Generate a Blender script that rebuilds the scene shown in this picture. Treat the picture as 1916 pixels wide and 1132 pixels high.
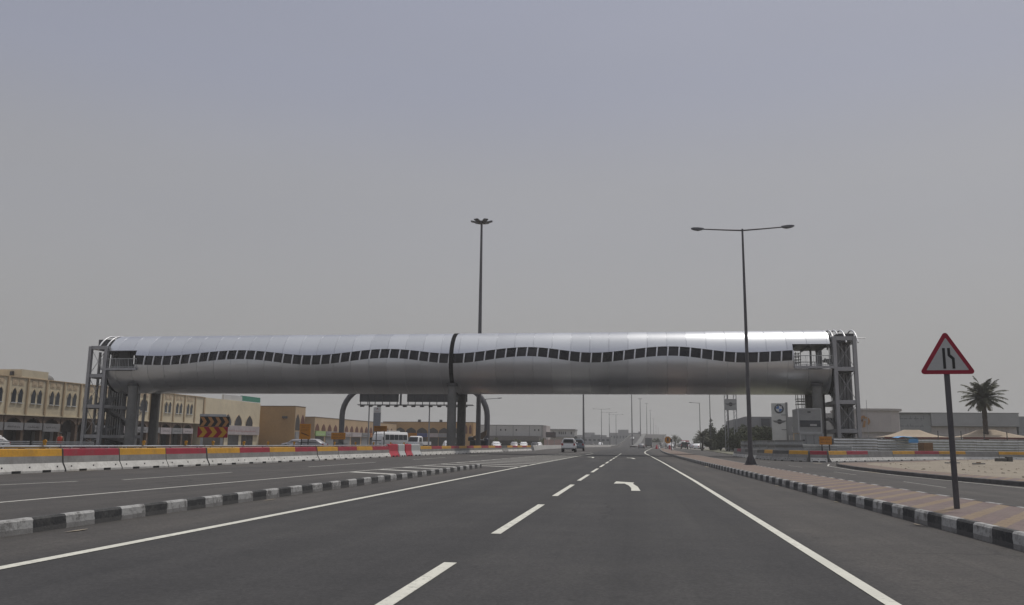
import bpy, bmesh, math, random
from mathutils import Vector, Matrix
random.seed(7)
S = bpy.context.scene
for o in list(bpy.data.objects):
    bpy.data.objects.remove(o)
COL = S.collection
R = math.radians

# ------------------------------------------------------------------ camera
cam_d = bpy.data.cameras.new('camera')
cam = bpy.data.objects.new('camera', cam_d)
COL.objects.link(cam)
cam_d.sensor_width = 36.0
cam_d.lens = 1560.0 / 1916.0 * 36.0
cam_d.clip_start = 0.1
cam_d.clip_end = 9000
YAW, PITCH, ROLL = R(8.4412), R(9.5536), R(0.6)
f0 = Vector((-math.sin(YAW), math.cos(YAW), 0)); r0 = Vector((math.cos(YAW), math.sin(YAW), 0)); zz = Vector((0, 0, 1))
fw = f0 * math.cos(PITCH) + zz * math.sin(PITCH); u0 = -f0 * math.sin(PITCH) + zz * math.cos(PITCH)
rt = r0 * math.cos(ROLL) + u0 * math.sin(ROLL); up = -r0 * math.sin(ROLL) + u0 * math.cos(ROLL)
M = Matrix.Identity(4)
for i in range(3):
    M[i][0] = rt[i]; M[i][1] = up[i]; M[i][2] = -fw[i]
M[2][3] = 1.2
cam.matrix_world = M
S.camera = cam

# ------------------------------------------------------------------ sky, sun, exposure
SUN_EL, SUN_AZ = R(64), R(36)          # azimuth from +Y towards +X
world = bpy.data.worlds.new('World'); S.world = world; world.use_nodes = True
nt = world.node_tree; nt.nodes.clear()
wo = nt.nodes.new('ShaderNodeOutputWorld'); bg = nt.nodes.new('ShaderNodeBackground')
sky = nt.nodes.new('ShaderNodeTexSky'); sky.sky_type = 'NISHITA'; sky.sun_disc = False
sky.sun_elevation = SUN_EL; sky.sun_rotation = SUN_AZ; sky.air_density = 1.2; sky.dust_density = 6.0; sky.ozone_density = 1.5
hs = nt.nodes.new('ShaderNodeHueSaturation'); hs.inputs['Saturation'].default_value = 0.30
tcw = nt.nodes.new('ShaderNodeTexCoord'); sep = nt.nodes.new('ShaderNodeSeparateXYZ')
rmp = nt.nodes.new('ShaderNodeValToRGB'); rmp.color_ramp.interpolation = 'EASE'
e = rmp.color_ramp.elements
e[0].position = 0.0; e[0].color = (3.9, 3.85, 3.75, 1)
e[1].position = 1.0; e[1].color = (6.6, 6.7, 7.0, 1)
k = e.new(0.10); k.color = (3.52, 3.48, 3.50, 1)
k = e.new(0.28); k.color = (3.28, 3.30, 3.56, 1)
k = e.new(0.42); k.color = (2.90, 3.05, 3.85, 1)
k = e.new(0.55); k.color = (2.80, 2.98, 3.95, 1)
k = e.new(0.78); k.color = (5.6, 5.7, 6.2, 1)
mxw = nt.nodes.new('ShaderNodeMixRGB'); mxw.inputs[0].default_value = 0.82
nt.links.new(sky.outputs[0], hs.inputs['Color']); nt.links.new(hs.outputs[0], mxw.inputs[1])
nt.links.new(tcw.outputs['Generated'], sep.inputs[0]); nt.links.new(sep.outputs['Z'], rmp.inputs[0])
nt.links.new(rmp.outputs[0], mxw.inputs[2])
nzw = nt.nodes.new('ShaderNodeTexNoise'); nzw.inputs['Scale'].default_value = 1.6; nzw.inputs['Detail'].default_value = 4; nzw.inputs['Roughness'].default_value = .5
mpw = nt.nodes.new('ShaderNodeMapping'); mpw.inputs['Scale'].default_value = (1, 1, 3.5)
rw = nt.nodes.new('ShaderNodeMapRange'); rw.inputs[1].default_value = .3; rw.inputs[2].default_value = .7; rw.inputs[3].default_value = .98; rw.inputs[4].default_value = 1.02
mw = nt.nodes.new('ShaderNodeMixRGB'); mw.blend_type = 'MULTIPLY'; mw.inputs[0].default_value = 1.0
nt.links.new(tcw.outputs['Generated'], mpw.inputs[0]); nt.links.new(mpw.outputs[0], nzw.inputs['Vector']); nt.links.new(nzw.outputs['Fac'], rw.inputs[0])
nt.links.new(mxw.outputs[0], mw.inputs[1]); nt.links.new(rw.outputs[0], mw.inputs[2]); nt.links.new(mw.outputs[0], bg.inputs['Color'])
bg.inputs['Strength'].default_value = 0.10
nt.links.new(bg.outputs[0], wo.inputs['Surface'])
sun_d = bpy.data.lights.new('sun', 'SUN'); sun_d.energy = 1.7; sun_d.angle = R(5); sun_d.color = (1.0, 0.95, 0.87)
sun = bpy.data.objects.new('sun', sun_d); COL.objects.link(sun)
sd = Vector((math.cos(SUN_EL) * math.sin(SUN_AZ), math.cos(SUN_EL) * math.cos(SUN_AZ), math.sin(SUN_EL)))
sun.rotation_euler = sd.to_track_quat('Z', 'Y').to_euler()
sun.location = (0, 0, 200)
S.view_settings.view_transform = 'Standard'; S.view_settings.look = 'None'
S.view_settings.exposure = 0.0; S.view_settings.gamma = 1.0; S.view_settings.use_curve_mapping = False
S.cycles.max_bounces = 6; S.cycles.volume_bounces = 0; S.cycles.caustics_reflective = False; S.cycles.caustics_refractive = False

# ------------------------------------------------------------------ materials
def newmat(name):
    m = bpy.data.materials.new(name); m.use_nodes = True
    n = m.node_tree.nodes; l = m.node_tree.links
    return m, n, l, n['Principled BSDF']
def noise(n, l, scale, detail=4, rough=.55, vec=None):
    t = n.new('ShaderNodeTexNoise'); t.inputs['Scale'].default_value = scale
    t.inputs['Detail'].default_value = detail; t.inputs['Roughness'].default_value = rough
    if vec is None:
        g = n.new('ShaderNodeNewGeometry'); vec = g.outputs['Position']
    l.new(vec, t.inputs['Vector']); return t.outputs['Fac']
def math_(n, l, op, a, b=None, c=None):
    t = n.new('ShaderNodeMath'); t.operation = op
    for i, v in enumerate((a, b, c)):
        if v is None: continue
        if isinstance(v, (int, float)): t.inputs[i].default_value = v
        else: l.new(v, t.inputs[i])
    return t.outputs[0]
def ramp(n, l, fac, p0, p1, c0=(0, 0, 0, 1), c1=(1, 1, 1, 1)):
    t = n.new('ShaderNodeValToRGB'); t.color_ramp.elements[0].position = p0; t.color_ramp.elements[1].position = p1
    t.color_ramp.elements[0].color = c0; t.color_ramp.elements[1].color = c1
    l.new(fac, t.inputs[0]); return t.outputs[0]
def mix(n, l, fac, a, b, mode='MIX'):
    t = n.new('ShaderNodeMixRGB'); t.blend_type = mode
    for i, v in enumerate((fac, a, b)):
        if isinstance(v, (int, float)): t.inputs[i].default_value = v
        elif isinstance(v, tuple): t.inputs[i].default_value = (*v[:3], 1)
        else: l.new(v, t.inputs[i])
    return t.outputs[0]
def bump(n, l, h, strength, dist, bsdf):
    t = n.new('ShaderNodeBump'); t.inputs['Strength'].default_value = strength; t.inputs['Distance'].default_value = dist
    l.new(h, t.inputs['Height']); l.new(t.outputs[0], bsdf.inputs['Normal'])
_mc = {}
def mat(name, col, rough=.6, metal=0., var=.18, scale=1.5, bmp=0., bsc=20., dirt=0., spec=.5):
    """plain procedural material: a base colour broken up by two sizes of noise, optional dirt and bump"""
    if name in _mc: return _mc[name]
    m, n, l, b = newmat(name)
    a = noise(n, l, scale); c = noise(n, l, scale * 9, 3)
    s = math_(n, l, 'ADD', math_(n, l, 'MULTIPLY', a, .65), math_(n, l, 'MULTIPLY', c, .35))
    lo = tuple(max(0, x * (1 - var * 1.6)) for x in col); hi = tuple(min(1, x * (1 + var * 1.6)) for x in col)
    cc = ramp(n, l, s, .3, .7, (*lo, 1), (*hi, 1))
    if dirt:
        d = ramp(n, l, noise(n, l, scale * 2.3, 6, .7), .5, .68)
        cc = mix(n, l, math_(n, l, 'MULTIPLY', d, dirt), cc, (.16, .14, .12))
    l.new(cc, b.inputs['Base Color'])
    rr = math_(n, l, 'ADD', math_(n, l, 'MULTIPLY', a, .2), rough - .1); l.new(rr, b.inputs['Roughness'])
    b.inputs['Metallic'].default_value = metal; b.inputs['Specular IOR Level'].default_value = spec
    if bmp: bump(n, l, noise(n, l, bsc, 5), bmp, .02, b)
    _mc[name] = m; return m
def pos(n, l):
    g = n.new('ShaderNodeNewGeometry'); s = n.new('ShaderNodeSeparateXYZ'); l.new(g.outputs['Position'], s.inputs[0])
    return g.outputs['Position'], s.outputs[0], s.outputs[1], s.outputs[2]

def asphalt():
    m, n, l, b = newmat('asphalt'); P, x, y, z = pos(n, l)
    fine = noise(n, l, 60, 3, .6, P); mid = noise(n, l, 1.1, 5, .6, P)
    mp = n.new('ShaderNodeMapping'); mp.inputs['Scale'].default_value = (1.4, .05, 1); l.new(P, mp.inputs['Vector'])
    streak = noise(n, l, 1.0, 4, .6, mp.outputs[0])
    base = ramp(n, l, fine, .25, .75, (.044, .044, .0455, 1), (.062, .061, .061, 1))
    base = mix(n, l, 1.0, base, ramp(n, l, mid, .3, .7, (.88, .88, .88, 1), (1.08, 1.07, 1.06, 1)), 'MULTIPLY')
    base = mix(n, l, 1.0, base, ramp(n, l, streak, .3, .72, (.84, .84, .85, 1), (1.17, 1.16, 1.15, 1)), 'MULTIPLY')
    # dust lies on the hard shoulders, beyond the edge lines
    jig = math_(n, l, 'MULTIPLY', math_(n, l, 'SUBTRACT', mid, .5), .5)
    xr = math_(n, l, 'ADD', x, jig)
    sh = math_(n, l, 'ADD', ramp(n, l, math_(n, l, 'MULTIPLY', math_(n, l, 'SUBTRACT', xr, 1.9), 1.6), 0, 1),
               ramp(n, l, math_(n, l, 'MULTIPLY', math_(n, l, 'SUBTRACT', -5.9, xr), 1.6), 0, 1)) if False else None
    s1 = n.new('ShaderNodeMapRange'); s1.inputs[1].default_value = 1.8; s1.inputs[2].default_value = 2.5; l.new(xr, s1.inputs[0])
    s2 = n.new('ShaderNodeMapRange'); s2.inputs[1].default_value = -5.8; s2.inputs[2].default_value = -6.5; l.new(xr, s2.inputs[0])
    shf = math_(n, l, 'MAXIMUM', s1.outputs[0], s2.outputs[0])
    dust = mix(n, l, 1.0, base, (1.42, 1.36, 1.28), 'MULTIPLY')
    # tyre-polished wheel paths in the lanes
    w = math_(n, l, 'SINE', math_(n, l, 'MULTIPLY', math_(n, l, 'ADD', x, .9), 3.34))
    base = mix(n, l, math_(n, l, 'MULTIPLY', ramp(n, l, w, .1, .9), .35), base, mix(n, l, 1.0, base, (.86, .86, .87), 'MULTIPLY'))
    base = mix(n, l, shf, base, dust)
    vo = n.new('ShaderNodeTexVoronoi'); vo.feature = 'DISTANCE_TO_EDGE'; vo.inputs['Scale'].default_value = .16
    wob = n.new('ShaderNodeVectorMath'); wob.operation = 'ADD'; nz_ = n.new('ShaderNodeTexNoise'); nz_.inputs['Scale'].default_value = .9; nz_.inputs['Detail'].default_value = 5
    l.new(P, nz_.inputs['Vector']); l.new(P, wob.inputs[0]); l.new(nz_.outputs['Color'], wob.inputs[1]); l.new(wob.outputs[0], vo.inputs['Vector'])
    crack = math_(n, l, 'MULTIPLY', math_(n, l, 'LESS_THAN', vo.outputs['Distance'], .0045), ramp(n, l, noise(n, l, .11, 3, .5, P), .50, .58))
    mp2 = n.new('ShaderNodeMapping'); mp2.inputs['Scale'].default_value = (5.5, .035, 1); l.new(P, mp2.inputs['Vector'])
    tyre = ramp(n, l, noise(n, l, 1.0, 3, .5, mp2.outputs[0]), .60, .70)
    base = mix(n, l, math_(n, l, 'MULTIPLY', tyre, .28), base, (.032, .032, .034))
    base = mix(n, l, math_(n, l, 'MULTIPLY', crack, .6), base, (.025, .025, .026))
    pat = ramp(n, l, noise(n, l, .22, 5, .6, P), .42, .62); base = mix(n, l, 1.0, base, mix(n, l, pat, (.93, .93, .94), (1.09, 1.08, 1.06)), 'MULTIPLY')
    agg = n.new('ShaderNodeTexVoronoi'); agg.inputs['Scale'].default_value = 38; l.new(P, agg.inputs['Vector'])
    base = mix(n, l, 1.0, base, ramp(n, l, agg.outputs['Color'], .1, .9, (.80, .80, .80, 1), (1.22, 1.21, 1.20, 1)), 'MULTIPLY')
    oil = math_(n, l, 'SINE', math_(n, l, 'MULTIPLY', math_(n, l, 'ADD', x, 2.83), 1.67))
    oil = math_(n, l, 'MULTIPLY', ramp(n, l, math_(n, l, 'ABSOLUTE', oil), .90, 1.0), ramp(n, l, streak, .35, .65))
    base = mix(n, l, math_(n, l, 'MULTIPLY', oil, .30), base, (.026, .026, .027))
    drip = math_(n, l, 'MULTIPLY', ramp(n, l, noise(n, l, 4.5, 2, .5, P), .68, .72), .45); base = mix(n, l, drip, base, (.03, .03, .031))
    spots = ramp(n, l, noise(n, l, 2.6, 2, .4, P), .70, .76)
    base = mix(n, l, math_(n, l, 'MULTIPLY', spots, .3), base, (.03, .03, .032))
    l.new(base, b.inputs['Base Color']); b.inputs['Roughness'].default_value = .85; b.inputs['Specular IOR Level'].default_value = .3
    bump(n, l, fine, .35, .008, b); return m
ASPH = asphalt()

def paint(name, col, wear=.5):
    m, n, l, b = newmat(name); P, x, y, z = pos(n, l)
    w = noise(n, l, 9, 8, .75, P); big = noise(n, l, .8, 3, .5, P)
    f = ramp(n, l, math_(n, l, 'ADD', math_(n, l, 'MULTIPLY', w, .7), math_(n, l, 'MULTIPLY', big, .3)), .53 - .05 * wear, .66)
    c = mix(n, l, math_(n, l, 'MULTIPLY', f, .75), ramp(n, l, big, .3, .7, (*[v * .78 for v in col], 1), (*col, 1)), (.16, .155, .15))
    l.new(c, b.inputs['Base Color']); b.inputs['Roughness'].default_value = .75; return m
LINE = paint('road_paint', (.75, .74, .65)); LINEOLD = paint('worn_road_paint', (.58, .57, .52), 1.0)

def kerbmat(name, period, start):
    m, n, l, b = newmat(name); P, x, y, z = pos(n, l)
    rag = math_(n, l, 'MULTIPLY', math_(n, l, 'SUBTRACT', noise(n, l, 7, 4, .6, P), .5), .10)
    k = math_(n, l, 'MODULO', math_(n, l, 'ADD', math_(n, l, 'ADD', y, rag), period - start + 2 * period * 60), period * 2)
    st = math_(n, l, 'GREATER_THAN', k, period)
    w = ramp(n, l, noise(n, l, 5, 8, .75, P), .47, .62)
    white = mix(n, l, w, (.40, .40, .39), (.15, .145, .14)); black = mix(n, l, w, (.035, .036, .038), (.075, .074, .072))
    c = mix(n, l, st, white, black)
    low = math_(n, l, 'LESS_THAN', math_(n, l, 'ADD', z, math_(n, l, 'MULTIPLY', rag, .25)), .065)
    c = mix(n, l, math_(n, l, 'MULTIPLY', low, .75), c, mix(n, l, st, (.17, .165, .16), (.09, .088, .086)))
    l.new(c, b.inputs['Base Color']); b.inputs['Roughness'].default_value = .8; bump(n, l, noise(n, l, 25, 4, .6, P), .4, .02, b); return m
KERBL = kerbmat('left_kerb_paint', .615, 10.02); KERB = kerbmat('right_kerb_paint', .585, 14.70)

def paving():
    m, n, l, b = newmat('block_paving'); P, x, y, z = pos(n, l)
    q = noise(n, l, 5.5, 3, .6, P)
    s = math_(n, l, 'ADD', math_(n, l, 'SUBTRACT', math_(n, l, 'MULTIPLY', x, .869), math_(n, l, 'MULTIPLY', y, .494)), math_(n, l, 'MULTIPLY', q, .13))
    k = math_(n, l, 'FRACT', math_(n, l, 'DIVIDE', math_(n, l, 'ADD', s, 300), .55))
    stf = math_(n, l, 'LESS_THAN', k, .36)
    pk = ramp(n, l, q, .3, .7, (.150, .110, .102, 1), (.205, .152, .140, 1)); oc = ramp(n, l, q, .3, .7, (.215, .155, .10, 1), (.27, .20, .13, 1))
    c = mix(n, l, stf, pk, oc)
    br = n.new('ShaderNodeTexBrick'); br.inputs['Scale'].default_value = 2.4; br.inputs['Mortar Size'].default_value = .022
    mp = n.new('ShaderNodeMapping'); mp.inputs['Rotation'].default_value = (0, 0, R(45)); l.new(P, mp.inputs['Vector']); l.new(mp.outputs[0], br.inputs['Vector'])
    br.inputs['Color1'].default_value = (1, 1, 1, 1); br.inputs['Color2'].default_value = (.86, .86, .86, 1); br.inputs['Mortar'].default_value = (.6, .6, .6, 1)
    c = mix(n, l, .85, c, br.outputs['Color'], 'MULTIPLY')
    d = ramp(n, l, noise(n, l, .7, 6, .65, P), .45, .7); c = mix(n, l, math_(n, l, 'MULTIPLY', d, .35), c, (.21, .175, .145))
    l.new(c, b.inputs['Base Color']); b.inputs['Roughness'].default_value = .85; bump(n, l, br.outputs['Fac'], .3, .01, b); return m
PAVE = paving()

def sandmat():
    m, n, l, b = newmat('sand'); P, x, y, z = pos(n, l)
    a = noise(n, l, .35, 8, .65, P); c = noise(n, l, 6, 6, .7, P)
    s = math_(n, l, 'ADD', math_(n, l, 'MULTIPLY', a, .5), math_(n, l, 'MULTIPLY', c, .5))
    l.new(ramp(n, l, s, .3, .72, (.215, .184, .145, 1), (.345, .30, .236, 1)), b.inputs['Base Color']); b.inputs['Roughness'].default_value = .95
    bump(n, l, c, .6, .06, b); return m
SAND = sandmat()

def alu():
    m, n, l, b = newmat('aluminium_cladding'); P, x, y, z = pos(n, l)
    idx = math_(n, l, 'FLOOR', math_(n, l, 'DIVIDE', math_(n, l, 'ADD', x, 300.0), 2.05))
    wn = n.new('ShaderNodeTexWhiteNoise'); wn.noise_dimensions = '1D'; l.new(idx, wn.inputs['W'])
    st = noise(n, l, .6, 6, .7, P)
    mp = n.new('ShaderNodeMapping'); mp.inputs['Scale'].default_value = (3, .25, .25); l.new(P, mp.inputs['Vector']); dr = noise(n, l, 1, 5, .65, mp.outputs[0])
    f = math_(n, l, 'ADD', math_(n, l, 'MULTIPLY', wn.outputs['Value'], .5), math_(n, l, 'ADD', math_(n, l, 'MULTIPLY', st, .3), math_(n, l, 'MULTIPLY', dr, .2)))
    l.new(ramp(n, l, f, .15, .85, (.54, .552, .58, 1), (.665, .678, .705, 1)), b.inputs['Base Color'])
    b.inputs['Metallic'].default_value = .85
    l.new(math_(n, l, 'ADD', .27, math_(n, l, 'MULTIPLY', f, .10)), b.inputs['Roughness'])
    bump(n, l, noise(n, l, .5, 1, .4, P), .05, .03, b); return m
ALU = alu()
ALU_DARK = mat('dark_joint_rubber', (.012, .012, .013), .9, var=.1, spec=.1)
STEEL = mat('painted_grey_steel', (.34, .34, .35), .5, .3, var=.10, scale=.8)
STEELM = mat('mid_grey_steel', (.17, .17, .175), .5, .3, var=.15, scale=.8)
STEELD = mat('dark_steel', (.075, .075, .08), .5, .3, var=.15, scale=.8)
GALV = mat('galvanised_steel', (.42, .43, .44), .42, .7, var=.12, scale=1.5)
POLE = mat('lamp_post_grey', (.115, .112, .118), .5, .4, var=.12, scale=.6)
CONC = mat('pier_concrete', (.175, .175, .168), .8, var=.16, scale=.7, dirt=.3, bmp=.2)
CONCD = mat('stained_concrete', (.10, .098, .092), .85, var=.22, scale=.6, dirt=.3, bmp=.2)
CONCB = mat('barrier_concrete', (.25, .245, .235), .8, var=.16, scale=1.2, dirt=.35, bmp=.3)
CONCW = mat('whitewashed_concrete', (.56, .55, .52), .8, var=.12, scale=1.4, dirt=.35, bmp=.2)
BYEL = mat('yellow_barrier_paint', (.60, .31, .03), .6, var=.14, scale=1.3, dirt=.25)
BRED = mat('red_barrier_paint', (.34, .028, .048), .6, var=.14, scale=1.3, dirt=.25)
PLRED = mat('red_plastic', (.50, .035, .06), .4, var=.1, scale=1.5, dirt=.15)
PLWHT = mat('white_plastic', (.55, .56, .55), .4, var=.08, scale=1.5, dirt=.2)
BLACK = mat('black_rubber', (.02, .02, .02), .7, var=.2)
AMBER = mat('amber_lens', (.55, .27, .03), .3, var=.15)
ORANGE = mat('orange_sign_sheet', (.50, .20, .012), .5, var=.12, scale=1.5, dirt=.1)
SIGNBLK = mat('sign_black', (.025, .024, .024), .5, var=.1)
SIGNRED = mat('sign_red', (.30, .012, .035), .45, var=.08, scale=3)
SIGNDRED = mat('chevron_red', (.28, .012, .03), .5, var=.12)
SIGNWHT = mat('sign_white', (.46, .47, .465), .45, var=.05, scale=3)
SIGNGRY = mat('sign_back_grey', (.075, .075, .077), .6, .2, var=.12)
CHEVBR = mat('faded_orange_sheet', (.36, .18, .07), .6, var=.15, dirt=.2)
GLASS = mat('dark_glass', (.018, .018, .022), .12, 0, var=.2, spec=.5)
GLASSW = mat('window_glass', (.05, .055, .065), .15, 0, var=.25)
def tint():
    m, n, l, b = newmat('tinted_bridge_glass'); P, x, y, z = pos(n, l)
    wn = n.new('ShaderNodeTexWhiteNoise'); wn.noise_dimensions = '1D'; l.new(math_(n, l, 'FLOOR', math_(n, l, 'DIVIDE', math_(n, l, 'ADD', x, 300.0), 1.145)), wn.inputs['W'])
    mp = n.new('ShaderNodeMapping'); mp.inputs['Scale'].default_value = (2.2, 1, 1.1); l.new(P, mp.inputs['Vector'])
    f = math_(n, l, 'ADD', math_(n, l, 'MULTIPLY', wn.outputs['Value'], .45), math_(n, l, 'MULTIPLY', noise(n, l, 1.6, 4, .6, mp.outputs[0]), .55))
    l.new(ramp(n, l, f, .25, .8, (.004, .004, .006, 1), (.040, .037, .043, 1)), b.inputs['Base Color'])
    l.new(math_(n, l, 'ADD', .06, math_(n, l, 'MULTIPLY', wn.outputs['Value'], .2)), b.inputs['Roughness']); b.inputs['Specular IOR Level'].default_value = .25; return m
TINT = tint()
MULL = mat('mullion_silver', (.72, .72, .73), .4, .35, var=.08)
CREAM = mat('cream_render', (.62, .54, .39), .85, var=.08, scale=.25, dirt=.10, bmp=.1)
CREAMD = mat('cream_render_side', (.52, .44, .31), .85, var=.08, scale=.25, dirt=.12)
PILA = mat('brown_pilaster', (.46, .35, .225), .85, var=.1, scale=.4)
ROSE = mat('terracotta_tile', (.54, .43, .30), .8, var=.14, scale=2)
OCHRE = mat('ochre_render', (.40, .25, .115), .88, var=.09, scale=.25, dirt=.08)
TANW = mat('tan_render', (.46, .335, .21), .88, var=.08, scale=.25, dirt=.08)
ARCHR = mat('maroon_arch_infill', (.13, .05, .035), .8, var=.15)
ARCHD = mat('dark_arch_recess', (.05, .042, .038), .8, var=.2)
SHOPD = mat('shopfront_dark', (.055, .048, .043), .6, var=.35, scale=.6)
SHOPB = mat('arcade_brown', (.13, .09, .065), .85, var=.15, scale=.5)
SGREY = mat('signboard_grey', (.24, .24, .25), .6, var=.14, scale=.8)
SPINK = mat('signboard_pink_white', (.40, .36, .37), .6, var=.12, scale=.8)
SGREEN = mat('signboard_green', (.03, .22, .15), .5, var=.1)
SLIME = mat('signboard_lime', (.30, .45, .17), .5, var=.1)
SBLUE = mat('signboard_blue', (.05, .07, .20), .5, var=.15)
SORNG = mat('signboard_orange', (.35, .13, .03), .5, var=.15)
SWHITE = mat('white_cladding', (.55, .55, .54), .6, var=.06, scale=.3, dirt=.1)
WGREY = mat('grey_sheet_cladding', (.45, .445, .43), .6, var=.07, scale=.3, dirt=.12)
WGREYD = mat('dark_grey_cladding', (.24, .24, .245), .55, .1, var=.07, scale=.3)
PINKW = mat('pale_pink_wall', (.46, .42, .41), .75, var=.06, scale=.3)
TENT = mat('beige_tent_fabric', (.40, .325, .24), .9, var=.07, scale=.6)
TARP = mat('blue_tarpaulin', (.10, .32, .62), .5, var=.12, scale=1.5)
RUST = mat('brown_plywood', (.20, .12, .06), .8, var=.2, scale=1)
FENCE = mat('hoarding_sheet', (.50, .51, .50), .38, .55, var=.14, scale=.7, dirt=.25)
FENCED = mat('dull_hoarding_sheet', (.25, .255, .25), .6, .2, var=.14, scale=.7, dirt=.3)
CARW = mat('white_car_paint', (.80, .80, .80), .3, 0, var=.03)
CARS = mat('silver_car_paint', (.42, .41, .42), .35, .5, var=.05)
CARD = mat('dark_car_paint', (.03, .028, .03), .3, 0, var=.1)
CARB = mat('blue_grey_car_paint', (.16, .19, .22), .3, .2, var=.06)
TAIL = mat('tail_lamp_red', (.35, .02, .03), .25, 0, var=.1)
HEAD = mat('headlamp_clear', (.6, .6, .6), .15, .3, var=.05)
PLATE = mat('number_plate_white', (.5, .5, .48), .5, var=.05)
BARK = mat('palm_bark', (.075, .058, .046), .9, var=.3, scale=6, bmp=.8, bsc=12)
SKINM = mat('skin_tone', (.28, .16, .10), .6, var=.08)
def leafmat(name, c0, c1):
    m, n, l, b = newmat(name); P, x, y, z = pos(n, l)
    oi = n.new('ShaderNodeObjectInfo')
    f = noise(n, l, 1.7, 4, .6, P); g = noise(n, l, 9, 2, .6, P)
    l.new(ramp(n, l, math_(n, l, 'ADD', math_(n, l, 'MULTIPLY', f, .6), math_(n, l, 'MULTIPLY', g, .4)), .32, .68, (*c0, 1), (*c1, 1)), b.inputs['Base Color'])
    b.inputs['Roughness'].default_value = .7; b.inputs['Specular IOR Level'].default_value = .3; return m
LEAF = leafmat('leaf_green', (.030, .040, .018), (.095, .105, .050)); LEAFP = leafmat('palm_leaf', (.050, .055, .034), (.125, .125, .078))
LEAFL = leafmat('yellowish_leaf', (.06, .07, .028), (.15, .16, .07))

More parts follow.
